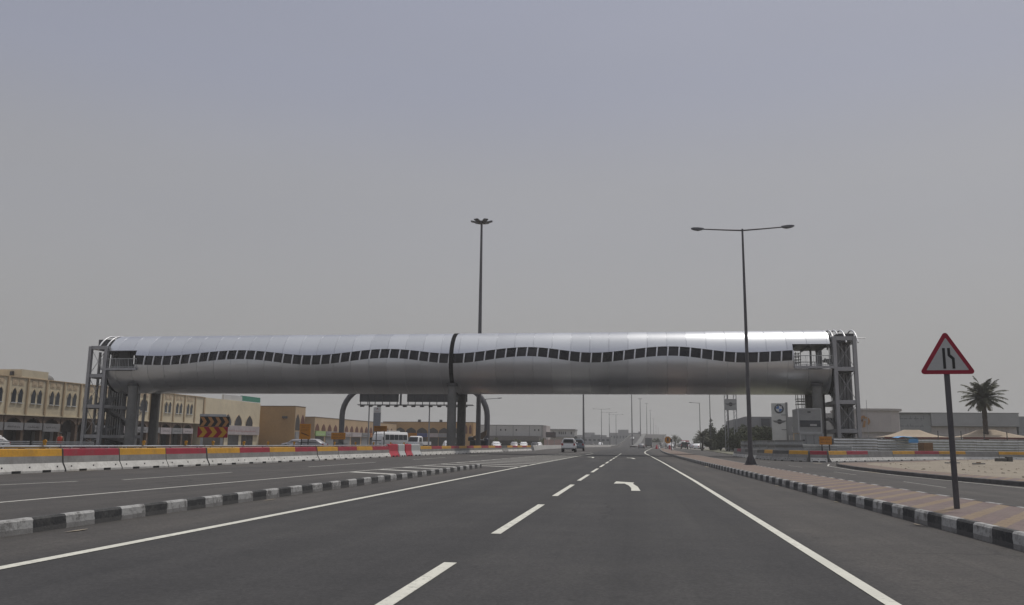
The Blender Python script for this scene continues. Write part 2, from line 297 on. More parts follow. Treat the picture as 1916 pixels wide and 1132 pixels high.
# ------------------------------------------------------------------ mesh builder
class MB:
    def __init__(s): s.v = []; s.f = []; s.m = []; s.sm = []
    def add(s, vs, fs, m=0, smooth=False):
        b = len(s.v); s.v += [tuple(v) for v in vs]
        for f in fs: s.f.append([i + b for i in f]); s.m.append(m); s.sm.append(smooth)
        return s
    def box(s, x0, x1, y0, y1, z0, z1, m=0):
        v = [(x, y, z) for z in (z0, z1) for y in (y0, y1) for x in (x0, x1)]
        return s.add(v, [(0, 2, 3, 1), (4, 5, 7, 6), (0, 1, 5, 4), (2, 6, 7, 3), (0, 4, 6, 2), (1, 3, 7, 5)], m)
    def bbox(s, x0, x1, y0, y1, z0, z1, c=.03, m=0):
        """box with chamfered vertical and top edges"""
        def ring(z, i): return [(x0 + i + c, y0 + i, z), (x1 - i - c, y0 + i, z), (x1 - i, y0 + i + c, z), (x1 - i, y1 - i - c, z), (x1 - i - c, y1 - i, z), (x0 + i + c, y1 - i, z), (x0 + i, y1 - i - c, z), (x0 + i, y0 + i + c, z)]
        return s.loft([ring(z0, 0), ring(z1 - c, 0), ring(z1, c)], True, m)
    def beam(s, p0, p1, w, h=None, m=0, upv=(0, 0, 1)):
        p0, p1 = Vector(p0), Vector(p1); h = h or w; d = (p1 - p0).normalized(); u = Vector(upv)
        if abs(d.dot(u)) > .98: u = Vector((0, 1, 0))
        a = d.cross(u).normalized() * w / 2; b = a.cross(d).normalized() * h / 2
        v = [p + i * a + j * b for p in (p0, p1) for i, j in ((-1, -1), (1, -1), (1, 1), (-1, 1))]
        return s.add(v, [(0, 1, 2, 3), (7, 6, 5, 4), (0, 4, 5, 1), (1, 5, 6, 2), (2, 6, 7, 3), (3, 7, 4, 0)], m)
    def tube(s, pts, rs, n=12, m=0, caps=True):
        pts = [Vector(p) for p in pts]
        if isinstance(rs, (int, float)): rs = [rs] * len(pts)
        rings = []; a = None
        for i, p in enumerate(pts):
            d = (pts[min(i + 1, len(pts) - 1)] - pts[max(i - 1, 0)]).normalized()
            if a is None:
                a = d.orthogonal().normalized()
            else:
                a = (a - d * a.dot(d)).normalized()
            b = d.cross(a)
            rings.append([p + rs[i] * (math.cos(2 * math.pi * k / n) * a + math.sin(2 * math.pi * k / n) * b) for k in range(n)])
        return s.loft(rings, caps, m, True)
    def loft(s, rings, caps=True, m=0, smooth=False):
        n = len(rings[0]); v = [p for r in rings for p in r]; f = []
        for i in range(len(rings) - 1):
            for k in range(n): f.append((i * n + k, i * n + (k + 1) % n, (i + 1) * n + (k + 1) % n, (i + 1) * n + k))
        s.add(v, f, m, smooth)
        if caps:
            s.add(rings[0], [tuple(reversed(range(n)))], m); s.add(rings[-1], [tuple(range(n))], m)
        return s
    def prism(s, poly, d0, d1, fn, m=0):
        """polygon (u,v) extruded from depth d0 to d1; fn(u,v,d) gives the point"""
        n = len(poly); v = [fn(u, w, d0) for u, w in poly] + [fn(u, w, d1) for u, w in poly]
        f = [tuple(range(n))[::-1], tuple(range(n, 2 * n))] + [(i, (i + 1) % n, n + (i + 1) % n, n + i) for i in range(n)]
        return s.add(v, f, m)
    def grid(s, fn, nu, nv, m=0, smooth=True):
        v = [fn(i / nu, j / nv) for i in range(nu + 1) for j in range(nv + 1)]
        f = [(i * (nv + 1) + j, (i + 1) * (nv + 1) + j, (i + 1) * (nv + 1) + j + 1, i * (nv + 1) + j + 1) for i in range(nu) for j in range(nv)]
        return s.add(v, f, m, smooth)
    def disc(s, c, r, n, axis='y', m=0, r2=None, d=0.0, a0=0., a1=2 * math.pi):
        """disc/ring/sector facing -y (axis y) or -x... as thin sheet of thickness d"""
        P = []
        for k in range(n + 1):
            t = a0 + (a1 - a0) * k / n; P.append((math.cos(t), math.sin(t)))
        if r2 is None:
            poly = [(c[0] + r * a, c[2] + r * b) for a, b in P]
            if a1 - a0 < 6.28: poly.append((c[0], c[2]))
            else: poly = poly[:-1]
            return s.prism(poly, c[1], c[1] + d, lambda u, w, q: (u, q, w), m)
        for k in range(n):
            (a, b), (a2, b2) = P[k], P[k + 1]
            s.prism([(c[0] + r * a, c[2] + r * b), (c[0] + r * a2, c[2] + r * b2), (c[0] + r2 * a2, c[2] + r2 * b2), (c[0] + r2 * a, c[2] + r2 * b)], c[1], c[1] + d, lambda u, w, q: (u, q, w), m)
        return s
    def build(s, name, mats, parent=None, fixn=True):
        me = bpy.data.meshes.new(name); me.from_pydata(s.v, [], s.f)
        if not isinstance(mats, (list, tuple)): mats = [mats]
        for m in mats: me.materials.append(m)
        me.polygons.foreach_set('material_index', s.m); me.polygons.foreach_set('use_smooth', s.sm)
        if fixn:
            bm = bmesh.new(); bm.from_mesh(me); bmesh.ops.remove_doubles(bm, verts=bm.verts, dist=1e-5)
            bmesh.ops.recalc_face_normals(bm, faces=bm.faces); bm.to_mesh(me); bm.free()
        if any(s.sm): me.set_sharp_from_angle(angle=R(50))
        me.update()
        o = bpy.data.objects.new(name, me); COL.objects.link(o)
        if parent: o.parent = parent
        return o
def tag(o, label=None, cat=None, group=None, kind=None):
    if label: o['label'] = label
    if cat: o['category'] = cat
    if group: o['group'] = group
    if kind: o['kind'] = kind
    return o
def thing(name, label, cat, loc=(0, 0, 0), rz=0, group=None):
    o = bpy.data.objects.new(name, None); COL.objects.link(o); o.empty_display_size = .3
    o.location = loc; o.rotation_euler = (0, 0, rz); return tag(o, label, cat, group)
def dup(o, label, loc, rz=0, parent=None):
    c = o.copy(); COL.objects.link(c)
    if parent is None: c.location = loc; c.rotation_euler = (0, 0, rz); c['label'] = label
    else: c.parent = parent
    for ch in o.children: dup(ch, None, None, 0, c)
    return c
def struct(mb, name, m): return tag(mb.build(name, m), kind='structure')
ORD = ['first', 'second', 'third', 'fourth', 'fifth', 'sixth', 'seventh', 'eighth', 'ninth', 'tenth', 'eleventh', 'twelfth', 'thirteenth', 'fourteenth', 'fifteenth', 'sixteenth', 'seventeenth', 'eighteenth', 'nineteenth', 'twentieth', 'twenty-first', 'twenty-second', 'twenty-third', 'twenty-fourth', 'twenty-fifth', 'twenty-sixth', 'twenty-seventh', 'twenty-eighth', 'twenty-ninth', 'thirtieth']
def lerp_path(pts, t):
    """point on polyline pts at arc length t, with direction"""
    for i in range(len(pts) - 1):
        a, b = Vector(pts[i]), Vector(pts[i + 1]); L = (b - a).length
        if t <= L or i == len(pts) - 2: return a + (b - a) * (t / L), (b - a).normalized()
        t -= L
def strip(mb, pts, w, z, m=0):
    """flat ribbon of width w along 2-D points"""
    P = [Vector((p[0], p[1], 0)) for p in pts]; L = []
    for i, p in enumerate(P):
        d = (P[min(i + 1, len(P) - 1)] - P[max(i - 1, 0)]).normalized(); nn = Vector((d.y, -d.x, 0)) * w / 2
        L.append((p - nn, p + nn))
    for i in range(len(P) - 1):
        a, b = L[i]; c, d = L[i + 1]
        mb.add([(a.x, a.y, z), (b.x, b.y, z), (d.x, d.y, z), (c.x, c.y, z)], [(0, 1, 2, 3)], m)

# ------------------------------------------------------------------ SETTING: ground, roads, pavements
g = MB(); g.add([(-1400, -1200, -.02), (1400, -1200, -.02), (1400, 2450, -.02), (-1400, 2450, -.02)], [(0, 1, 2, 3)])
struct(g, 'ground', mat('dusty_ground', (.21, .195, .175), .95, var=.15, scale=.05))
g = MB(); g.add([(-60, -600, 0), (60, -600, 0), (60, 86, 0), (14, 86, 0), (15, 330, 0), (-60, 330, 0)], [(0, 1, 2, 3, 4, 5)])
struct(g, 'road', ASPH)

# the flyover climbing ahead: two carriageways with pale parapets
def flz(y): t = min(1, max(0, (y - 322) / 330)); t = t * t * (3 - 2 * t); return 8.6 * t - (max(0, y - 700) / 300) ** 2 * 6
def flx(y, k):
    # lateral positions of the edges: left edge, median left, median right, right edge
    t = min(1.6, (y - 322) / 328.)
    return [(-9, -1.2), (-2.2, 6.3), (.2, 8.7), (9.5, 22.2)][k][0] + ([(-9, -1.2), (-2.2, 6.3), (.2, 8.7), (9.5, 22.2)][k][1] - [(-9, -1.2), (-2.2, 6.3), (.2, 8.7), (9.5, 22.2)][k][0]) * t
ys = [322 + 14 * i for i in range(44)]
g = MB(); w = MB()
for i in range(len(ys) - 1):
    a, b = ys[i], ys[i + 1]
    for k0, k1 in ((0, 1), (2, 3)):
        g.add([(flx(a, k0), a, flz(a) + .02), (flx(a, k1), a, flz(a) + .02), (flx(b, k1), b, flz(b) + .02), (flx(b, k0), b, flz(b) + .02)], [(0, 1, 2, 3)])
    for k, s_, in ((0, -1), (3, 1)):
        xa, xb = flx(a, k), flx(b, k)
        w.add([(xa, a, -.02), (xa, a, flz(a) + .45), (xb, b, flz(b) + .45), (xb, b, -.02), (xa + .3 * s_, a, -.02), (xa + .3 * s_, a, flz(a) + .45), (xb + .3 * s_, b, flz(b) + .45), (xb + .3 * s_, b, -.02)],
              [(0, 1, 2, 3), (7, 6, 5, 4), (1, 5, 6, 2)])
    xa, xb, xc, xd = flx(a, 1), flx(b, 1), flx(a, 2), flx(b, 2)
    w.add([(xa, a, flz(a)), (xa, a, flz(a) + .5), (xb, b, flz(b) + .5), (xb, b, flz(b)), (xc, a, flz(a)), (xc, a, flz(a) + .5), (xd, b, flz(b) + .5), (xd, b, flz(b))],
          [(0, 1, 2, 3), (7, 6, 5, 4), (1, 5, 6, 2)])
struct(g, 'flyover_road', ASPH)
struct(w, 'flyover_parapets', mat('parapet_concrete', (.17, .168, .162), .85, var=.1, scale=.2))

# road markings
mk = MB()
strip(mk, [(-5.96, -6), (-5.83, 12), (-5.8, 40), (-5.55, 80), (-5.2, 104)], .15, .006)
strip(mk, [(1.94, -6), (1.93, 29), (1.75, 60), (1.4, 95)], .125, .006)
strip(mk, [(1.4, 95.3), (1.22, 108), (1.2, 120), (1.5, 142), (2.6, 185), (4.4, 250), (7.0, 320)], .17, .006)
y = -5.25
while y < 104:
    mk.box(-1.93, -1.80, y, y + 5.5, .003, .007); y += 8.28
mk2 = MB()
strip(mk2, [(-12.0, 3), (-11.75, 15), (-11.35, 26), (-11.05, 36), (-10.6, 50), (-9.9, 64), (-9.3, 80), (-8.4, 95), (-6.2, 122)], .14, .006)
for a, b in ((23.2, 30), (37.5, 47.7), (56, 66), (76, 86)): strip(mk2, [(-15.0, a), (-15.0, b)], .12, .006)
for a, b in ((10, 14.5), (19, 22)): strip(mk2, [(-16.2, a), (-15.6, b)], .12, .006)
yy = 32.3; i = 0
while yy < 98:
    t = (yy - 32) / 66.
    xl = -11.15 + 2.6 * t; xr = -7.85 if yy - 1.8 < 40.5 else -5.78
    yr = yy - (xr - xl) * .75
    if yr < 40.3 and xr > -6: xr = -7.85; yr = yy - (xr - xl) * .75
    mk2.add([(xl, yy - .35, .006), (xr, yr - .35, .006), (xr, yr + .35, .006), (xl, yy + .35, .006)], [(0, 1, 2, 3)]); yy += 3.35
for a, b in ((27.3, 31.5), (38, 42), (50, 54), (62, 66)): strip(mk2, [(9.2 + .004 * (a - 24), a), (9.25, b)], .055, .006)
strip(mk2, [(12.2, 18), (11.5, 30), (10.95, 38), (10.9, 45), (11.55, 54), (12.8, 59.5), (16, 63)], .10, .006)
def arrow(mb, x, y, s=1.0):
    A = [(.20, -5.0), (.21, -3.6), (.10, -2.2), (-.02, -1.3), (-.02, -.35), (-.64, -.9), (-.62, .35), (.02, .05), (.10, -.9), (.28, -1.9), (.40, -3.4), (.40, -5.0)]
    mb.add([(x + u * s, y + v * s, .006) for u, v in [(-.19, 22.4 - 27), (.05, 22.4 - 27), (-.02, 24.6 - 27), (-.16, 26.3 - 27), (-.12, 27.1 - 27), (-.70, 27.75 - 27), (-.74, 26.2 - 27), (-.42, 26.35 - 27), (-.28, 25.2 - 27), (-.2, 23.8 - 27)]], [tuple(range(10))])
arrow(mk, .05, 27); arrow(mk, -.1, 75, 1); arrow(mk, -3.6, 77, 1); 
struct(mk, 'road_markings', LINE); struct(mk2, 'worn_road_markings', LINEOLD)

g = MB()
for x, y, a, b in [(-7.27, 10.35, .05, .22), (-7.38, 16.5, .04, .3), (-20.5, 29.2, .15, .8), (-20.2, 35.2, .12, .6), (-19.4, 52, .15, 1.2), (4.28, 19.4, .05, .16), (4.18, 26.5, .05, .25), (3.85, 48, .10, .9), (4.33, 14.2, .03, .14), (11.0, 42, .12, 1.5), (12.6, 62, .3, 1.0)]:
    g.add([(x + a * random.uniform(.7, 1.2) * math.cos(k * .5236), y + b * random.uniform(.6, 1.3) * math.sin(k * .5236), .010) for k in range(12)], [tuple(range(12))])
struct(g, 'sand_drifts', SAND)

# kerbs, pavement and island
def kerb(pts, w, h, name, inner=1, m=None):
    """kerb stone profile swept along pts; inner=+1: body on the right of the travel direction"""
    mb = MB(); P = [Vector((p[0], p[1], 0)) for p in pts]; rings = []
    for i, p in enumerate(P):
        d = (P[min(i + 1, len(P) - 1)] - P[max(i - 1, 0)]).normalized(); nn = Vector((d.y, -d.x, 0)) * inner
        prof = [(0, -.02), (.012, h * .86), (.035, h), (w - .03, h), (w, h - .03), (w, -.02)]
        rings.append([p + nn * a + Vector((0, 0, b)) for a, b in prof])
    mb.loft(rings, True)
    return struct(mb, name, m or KERB)
kerb([(-7.75, -8), (-7.66, 10), (-7.55, 20), (-7.42, 30), (-7.3, 39.9)], .14, .19, 'kerb', -1, KERBL)
RK = [(4.6, -8), (4.5, 10), (4.28, 28), (3.95, 50), (3.7, 75), (3.66, 100), (3.9, 130), (4.6, 165), (5.6, 200), (6.6, 232)]
RB = [(7.1, -8), (6.75, 12), (6.4, 20), (6.1, 40), (6.1, 75), (6.2, 100), (6.6, 130), (6.85, 165), (7.0, 200), (7.0, 232)]
kerb(RK, .15, .21, 'kerb', 1)
kerb(list(reversed(RB)), .14, .208, 'kerb', 1)
def rpt(pts, y):
    for (x0, y0), (x1, y1) in zip(pts, pts[1:]):
        if y <= y1: return x0 + (x1 - x0) * (y - y0) / (y1 - y0)
    return pts[-1][0]
g = MB(); yl = [-8 + 6 * i for i in range(41)]
for a, b in zip(yl, yl[1:]):
    b = min(b, 231.9)
    g.add([(rpt(RK, a) + .14, a, .203), (rpt(RB, a) - .13, a, .203), (rpt(RB, b) - .13, b, .203), (rpt(RK, b) + .14, b, .203)], [(0, 1, 2, 3)])
struct(g, 'pavement', PAVE)
# sandy island right of the service road
IS = [(16.5, 8), (13.6, 20), (12.2, 28), (11.45, 34), (11.2, 41), (11.4, 47), (11.9, 53), (12.6, 56.5), (13.6, 58.6), (15.0, 60.4), (18, 64.2), (22, 71), (26, 77.5), (30, 82), (36, 85), (46, 87), (60, 88)]
kerb(IS, .16, .16, 'kerb', 1, mat('worn_dark_kerb', (.085, .083, .082), .85, var=.35, scale=1.6, dirt=.3))
IN = []
for i, p in enumerate(IS):
    a, b = Vector(IS[max(0, i - 1)]), Vector(IS[min(len(IS) - 1, i + 1)]); d = (b - a).normalized(); IN.append(Vector(p) + Vector((d.y, -d.x)) * .14)
INN = []
for i, p in enumerate(IS):
    a, b = Vector(IS[max(0, i - 1)]), Vector(IS[min(len(IS) - 1, i + 1)]); d = (b - a).normalized(); INN.append(Vector(p) + Vector((d.y, -d.x)) * 1.7)
g = MB()
for i in range(len(IS) - 1):
    g.add([(*IN[i], .145), (*INN[i], .145), (*INN[i + 1], .145), (*IN[i + 1], .145)], [(0, 1, 2, 3)])
struct(g, 'island_paving', PAVE)
# sand surface inside the border, gently hummocky
def hum(x, y): return .15 + .05 * math.sin(x * 1.3 + y * .7) * math.sin(y * .9 - x * .4) + .035 * math.sin(x * 3.1) * math.sin(y * 2.7 + 1) + random.uniform(-.02, .03)
from mathutils.geometry import delaunay_2d_cdt
bnd = [Vector(p) for p in INN] + [Vector((60, 10)), Vector((22, 6))]
def inside(p, poly):
    c = False; j = len(poly) - 1
    for i in range(len(poly)):
        if (poly[i].y > p[1]) != (poly[j].y > p[1]) and p[0] < (poly[j].x - poly[i].x) * (p[1] - poly[i].y) / (poly[j].y - poly[i].y) + poly[i].x: c = not c
        j = i
    return c
pts = list(bnd)
for ix in range(0, 46):
    for iy in range(0, 76):
        p = (13 + ix * 1.0 + random.uniform(-.3, .3), 8 + iy * 1.0 + random.uniform(-.3, .3))
        if inside(p, bnd): pts.append(Vector(p))
res = delaunay_2d_cdt(pts, [], [list(range(len(bnd)))], 1, 1e-4)
g = MB(); vv = []
for i, p in enumerate(res[0]): vv.append((p.x, p.y, .142 if i < len(bnd) else hum(p.x, p.y)))
g.add(vv, [tuple(f) for f in res[2]], 0, True); struct(g, 'sand_island', SAND)
# rubble scattered over the sand
g = MB()
def stone(mb, x, y, z, r):
    vs = []; n = 6
    for j, (zz_, q) in enumerate(((-.4, .7), (.15, 1.0), (.6, .55))):
        for k in range(n): vs.append((x + r * q * random.uniform(.7, 1.2) * math.cos(k * 6.283 / n), y + r * q * random.uniform(.7, 1.2) * math.sin(k * 6.283 / n), z + r * zz_ * .8))
    f = [(j * n + k, j * n + (k + 1) % n, (j + 1) * n + (k + 1) % n, (j + 1) * n + k) for j in range(2) for k in range(n)] + [tuple(range(2 * n, 3 * n))]
    mb.add(vs, f)
for i in range(700):
    p = (random.uniform(13, 44), random.uniform(30, 77))
    if inside(p, bnd): stone(g, p[0], p[1], .17, random.choice((.02, .03, .03, .04, .05, .08)) * random.uniform(.7, 1.3))
tag(g.build('rubble', mat('pale_rubble', (.34, .30, .24), .95, var=.25, scale=3)), 'small pale stones strewn over the sandy island', 'rubble', kind='stuff')
# low verge and sandy ground right of the service road, far pale kerb wall on the left
g = MB(); VG = [(11.3, 88), (11.9, 110), (13.0, 140), (15, 180), (17.5, 240)]
for (x0, y0), (x1, y1) in zip(VG, VG[1:]): g.add([(x0, y0, .08), (80, y0, .10), (80, y1, .10), (x1, y1, .08), (x0, y0, -.02), (x1, y1, -.02)], [(0, 1, 2, 3), (0, 3, 5, 4)])
struct(g, 'verge', mat('dry_verge', (.17, .165, .12), .95, var=.25, scale=.4))
g = MB(); P = [(-16.6, 139), (-18.3, 172), (-18.0, 240), (-15.6, 300), (-12.6, 340), (-8.2, 395)]
for a, b in zip(P, P[1:]):
    g.add([(a[0], a[1], 0), (a[0] - .25, a[1], .8), (b[0] - .25, b[1], .8), (b[0], b[1], 0), (a[0] - .5, a[1], .8), (b[0] - .5, b[1], .8), (a[0] - .75, a[1], 0), (b[0] - .75, b[1], 0)], [(0, 1, 2, 3), (1, 4, 5, 2), (4, 6, 7, 5), (0, 6, 4, 1)])
struct(g, 'median_wall', mat('pale_concrete', (.42, .41, .39), .85, var=.1, scale=.2))
g = MB(); g.add([(-58, 150, .012), (-20, 150, .012), (-19.5, 240, .012), (-16.8, 322, .012), (-58, 322, .012)], [(0, 1, 2, 3, 4)]); struct(g, 'dirt_lot', SAND)

# ------------------------------------------------------------------ FOOTBRIDGE
BY, BZ, BR = 93.0, 10.02, 3.44
XL, XJ, XR = -61.3, -19.95, 20.1
fb = thing('footbridge', 'long silver tubular footbridge with a wavy ribbon of dark windows spanning the whole road', 'footbridge', (0, BY, 0))
CR = [(-70, 3), (-61.5, 7), (-54.6, 3.2), (-44.8, 14.2), (-36.2, 3.0), (-27.3, 15.0), (-19.9, 4.8), (-11.6, 17.2), (-4.4, 5.2), (3.6, 16.8), (11.4, 4.2), (17.5, 8), (24, 12)]
def wave(x):
    for (a, va), (b, vb) in zip(CR, CR[1:]):
        if x <= b:
            t = (x - a) / (b - a); t = (1 - math.cos(math.pi * t)) / 2
            return va + (vb - va) * t
    return CR[-1][1]
BAND = 9.0
# angle convention: 0 = towards the camera (-y), 90 = up
def cp(x, ang, r=BR): return (x, -r * math.cos(R(ang)), BZ + r * math.sin(R(ang)))
PITCHX = 2.05
def stations(x0, x1):
    """x positions with a groove pair at every panel joint"""
    xs = [(x0, 0.)]; k = math.ceil((x0 + 300) / PITCHX)
    while k * PITCHX - 300 < x1 - .3:
        x = k * PITCHX - 300
        if x > x0 + .3:
            for s_ in (.33, .66): pass
            xs += [(x - .05, 0.), (x - .03, -.035), (x + .03, -.035), (x + .05, 0.)]
        xs += [(x + PITCHX * q, 0.) for q in (.25, .5, .75) if x + PITCHX * q < x1 - .05]
        k += 1
    xs.append((x1, 0.)); xs.sort(); return xs
def shell(x0, x1, lo, hi, name, back=False, n=26, ret=True):
    """cladding between angle functions lo(x), hi(x)"""
    mb = MB(); st = stations(x0, x1); rows = []
    for x, dr in st:
        a, b = lo(x), hi(x)
        row = [cp(x, a, BR - .22)] if ret else []
        row += [cp(x, a + (b - a) * j / n, BR + dr) for j in range(n + 1)]
        if ret: row.append(cp(x, b, BR - .22))
        rows.append(row)
    m = len(rows[0])
    for i in range(len(rows) - 1):
        for j in range(m - 1):
            sm = ret and (0 < j < m - 2) or not ret
            mb.add([rows[i][j], rows[i + 1][j], rows[i + 1][j + 1], rows[i][j + 1]], [(0, 1, 2, 3)], 0, sm)
    o = mb.build(name, ALU, fb); return o
OL, OR_ = -57.7, 16.3        # inner edges of the end openings
top_a = lambda x: wave(x) + BAND
top_b = lambda x: 180 - (wave(x) + BAND)
low_a = lambda x: 180 + 0 - (wave(x) - BAND)
low_b = lambda x: 360 + wave(x) - BAND
UPA, DNA = 29.0, -17.0       # end openings run between these angles
for x0, x1 in ((OL, XJ - .12), (XJ + .12, OR_)):
    shell(x0, x1, top_a, top_b, 'roof_shell'); shell(x0, x1, low_a, low_b, 'belly_shell', n=34)
for x0, x1 in ((XL, OL), (OR_, XR)):
    shell(x0, x1, lambda x: UPA if x1 > 0 else 24., lambda x: 180 - (UPA if x1 > 0 else 24.), 'roof_shell')
    shell(x0, x1, lambda x: 180 - DNA, lambda x: 360 + DNA, 'belly_shell', n=34)
# joint collar in the middle and end rims
def ringstrip(x0, x1, r, a0, a1, name, m, n=60, thick=.1):
    mb = MB(); prev = None
    for j in range(n + 1):
        a = a0 + (a1 - a0) * j / n
        cur = [cp(x0, a, r - thick), cp(x0, a, r), cp(x1, a, r), cp(x1, a, r - thick)]
        if prev:
            for q in range(4): mb.add([prev[q], prev[(q + 1) % 4], cur[(q + 1) % 4], cur[q]], [(0, 1, 2, 3)], 0, False)
        prev = cur
    return mb.build(name, m, fb)
ringstrip(XJ - .30, XJ + .16, BR + .03, -88, 268, 'joint_collar', ALU_DARK, 90, .3)
ringstrip(XR, XR + .35, BR - .02, 180 - DNA, 360 + DNA, 'end_rim', ALU_DARK, 40, .35)
ringstrip(XL - .35, XL, BR - .02, 180 - DNA, 360 + DNA, 'end_rim', ALU_DARK, 40, .35)
# windows with their slanting mullions (near side one by one)
def winspan(x0, x1, step):
    n = round((x1 - x0) / step); return [(x0 + (x1 - x0) * i / n, x0 + (x1 - x0) * (i + 1) / n) for i in range(n)]
spans = winspan(OL + .02, XJ - .32, 1.145) + winspan(XJ + .2, OR_ - .02, 1.145)
for a, b in spans:
    mb = MB()
    for q in range(2):
        xa, xb = a + (b - a) * q / 2, a + (b - a) * (q + 1) / 2
        for j in range(3):
            t0, t1 = j / 3, (j + 1) / 3
            A = lambda x, t: cp(x, wave(x) - BAND + 2 * BAND * t, BR - .16)
            mb.add([A(xa, t0), A(xb, t0), A(xb, t1), A(xa, t1)], [(0, 1, 2, 3)], 0, True)
    wobj = mb.build('window', TINT, fb)
    mm = MB(); xm = b
    for j in range(4):
        t0, t1 = j / 4, (j + 1) / 4
        sh_ = lambda t: xm + (t - .5) * .10
        q0, q1 = wave(xm) - BAND + 2 * BAND * t0, wave(xm) - BAND + 2 * BAND * t1
        mm.add([cp(sh_(t0) - .07, q0, BR - .02), cp(sh_(t0) + .07, q0, BR - .02), cp(sh_(t1) + .07, q1, BR - .02), cp(sh_(t1) - .07, q1, BR - .02),
                cp(sh_(t0) - .07, q0, BR - .15), cp(sh_(t0) + .07, q0, BR - .15), cp(sh_(t1) + .07, q1, BR - .15), cp(sh_(t1) - .07, q1, BR - .15)],
               [(0, 1, 2, 3), (0, 3, 7, 4), (1, 5, 6, 2)])
    mm.build('mullion', MULL, wobj)
mb = MB()
for a, b in spans:
    B = lambda x, t: cp(x, 180 - (wave(x) - BAND + 2 * BAND * t), BR - .16)
    mb.add([B(a, 0), B(b, 0), B(b, 1), B(a, 1)], [(0, 1, 2, 3)], 0, True)
mb.build('far_window_band', TINT, fb)
# deck, end landings, railings
mb = MB(); mb.box(XL, XR, -2.9, 2.9, 8.75, 8.98); mb.build('walkway_deck', CONCD, fb)
def landing(x0, x1, name='landing'):
    mb = MB(); mb.box(x0, x1, -3.62, -3.20, 9.10, 9.36); mb.build('landing_edge', STEEL, fb); mb = MB(); mb.box(x0, x1, 3.2, 3.6, 9.10, 9.36); mb.build('landing_edge', STEEL, fb)
    for y_ in (-3.5, 3.5):
        mb = MB(); mb.beam((x0, y_, 10.42), (x1, y_, 10.42), .07); mb.beam((x0, y_, 9.48), (x1, y_, 9.48), .05)
        n = int((x1 - x0) / .19)
        for i in range(n + 1):
            x = x0 + .03 + (x1 - x0 - .06) * i / n; mb.beam((x, y_, 9.36), (x, y_, 10.4), .05 if i % 6 == 0 else .022)
        mb.build('railing', GALV, fb)
landing(OR_ + .03, XR + .5); landing(XL - .55, OL + .3)
# soffit framing seen through the end openings
for x0, x1 in ((XL, OL), (OR_, XR)):
    mb = MB()
    mb.box(x0, x1, -2.75, 2.75, 11.62, 11.78)
    for x in (x0 + .3, (x0 + x1) / 2, x1 - .3): mb.beam((x, -2.7, 11.5), (x, 2.7, 11.5), .12, .2)
    mb.build('soffit_frame', STEELD, fb)
for x, y_ in ((19.1, 2.0), (19.75, 2.0), (-60.7, 1.6), (-59.6, 1.6), (-58.9, 1.6)):
    mb = MB(); mb.tube([(x, y_, 8.98), (x, y_, 11.6)], .115); mb.build('landing_post', GALV, fb)
mb = MB()
mb.box(-61.1, -59.7, -1.4, -.6, 8.98, 11.6); mb.box(-60.2, -59.4, .4, 1.2, 8.98, 11.6); mb.build('lift_lobby_panel', STEELD, fb)
# piers (each pair one behind the other)
for x, r in ((18.7, .52), (-20.05, .50), (-58.3, .54)):
    for y_, dx in ((-2.3, 0), (2.3, .15)):
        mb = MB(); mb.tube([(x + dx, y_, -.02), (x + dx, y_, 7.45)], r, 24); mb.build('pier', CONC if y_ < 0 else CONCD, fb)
        mb = MB(); mb.tube([(x + dx, y_, 7.30), (x + dx, y_, 7.62)], [r + .10, r + .13], 24); mb.build('pier_bearing', STEELD, fb)

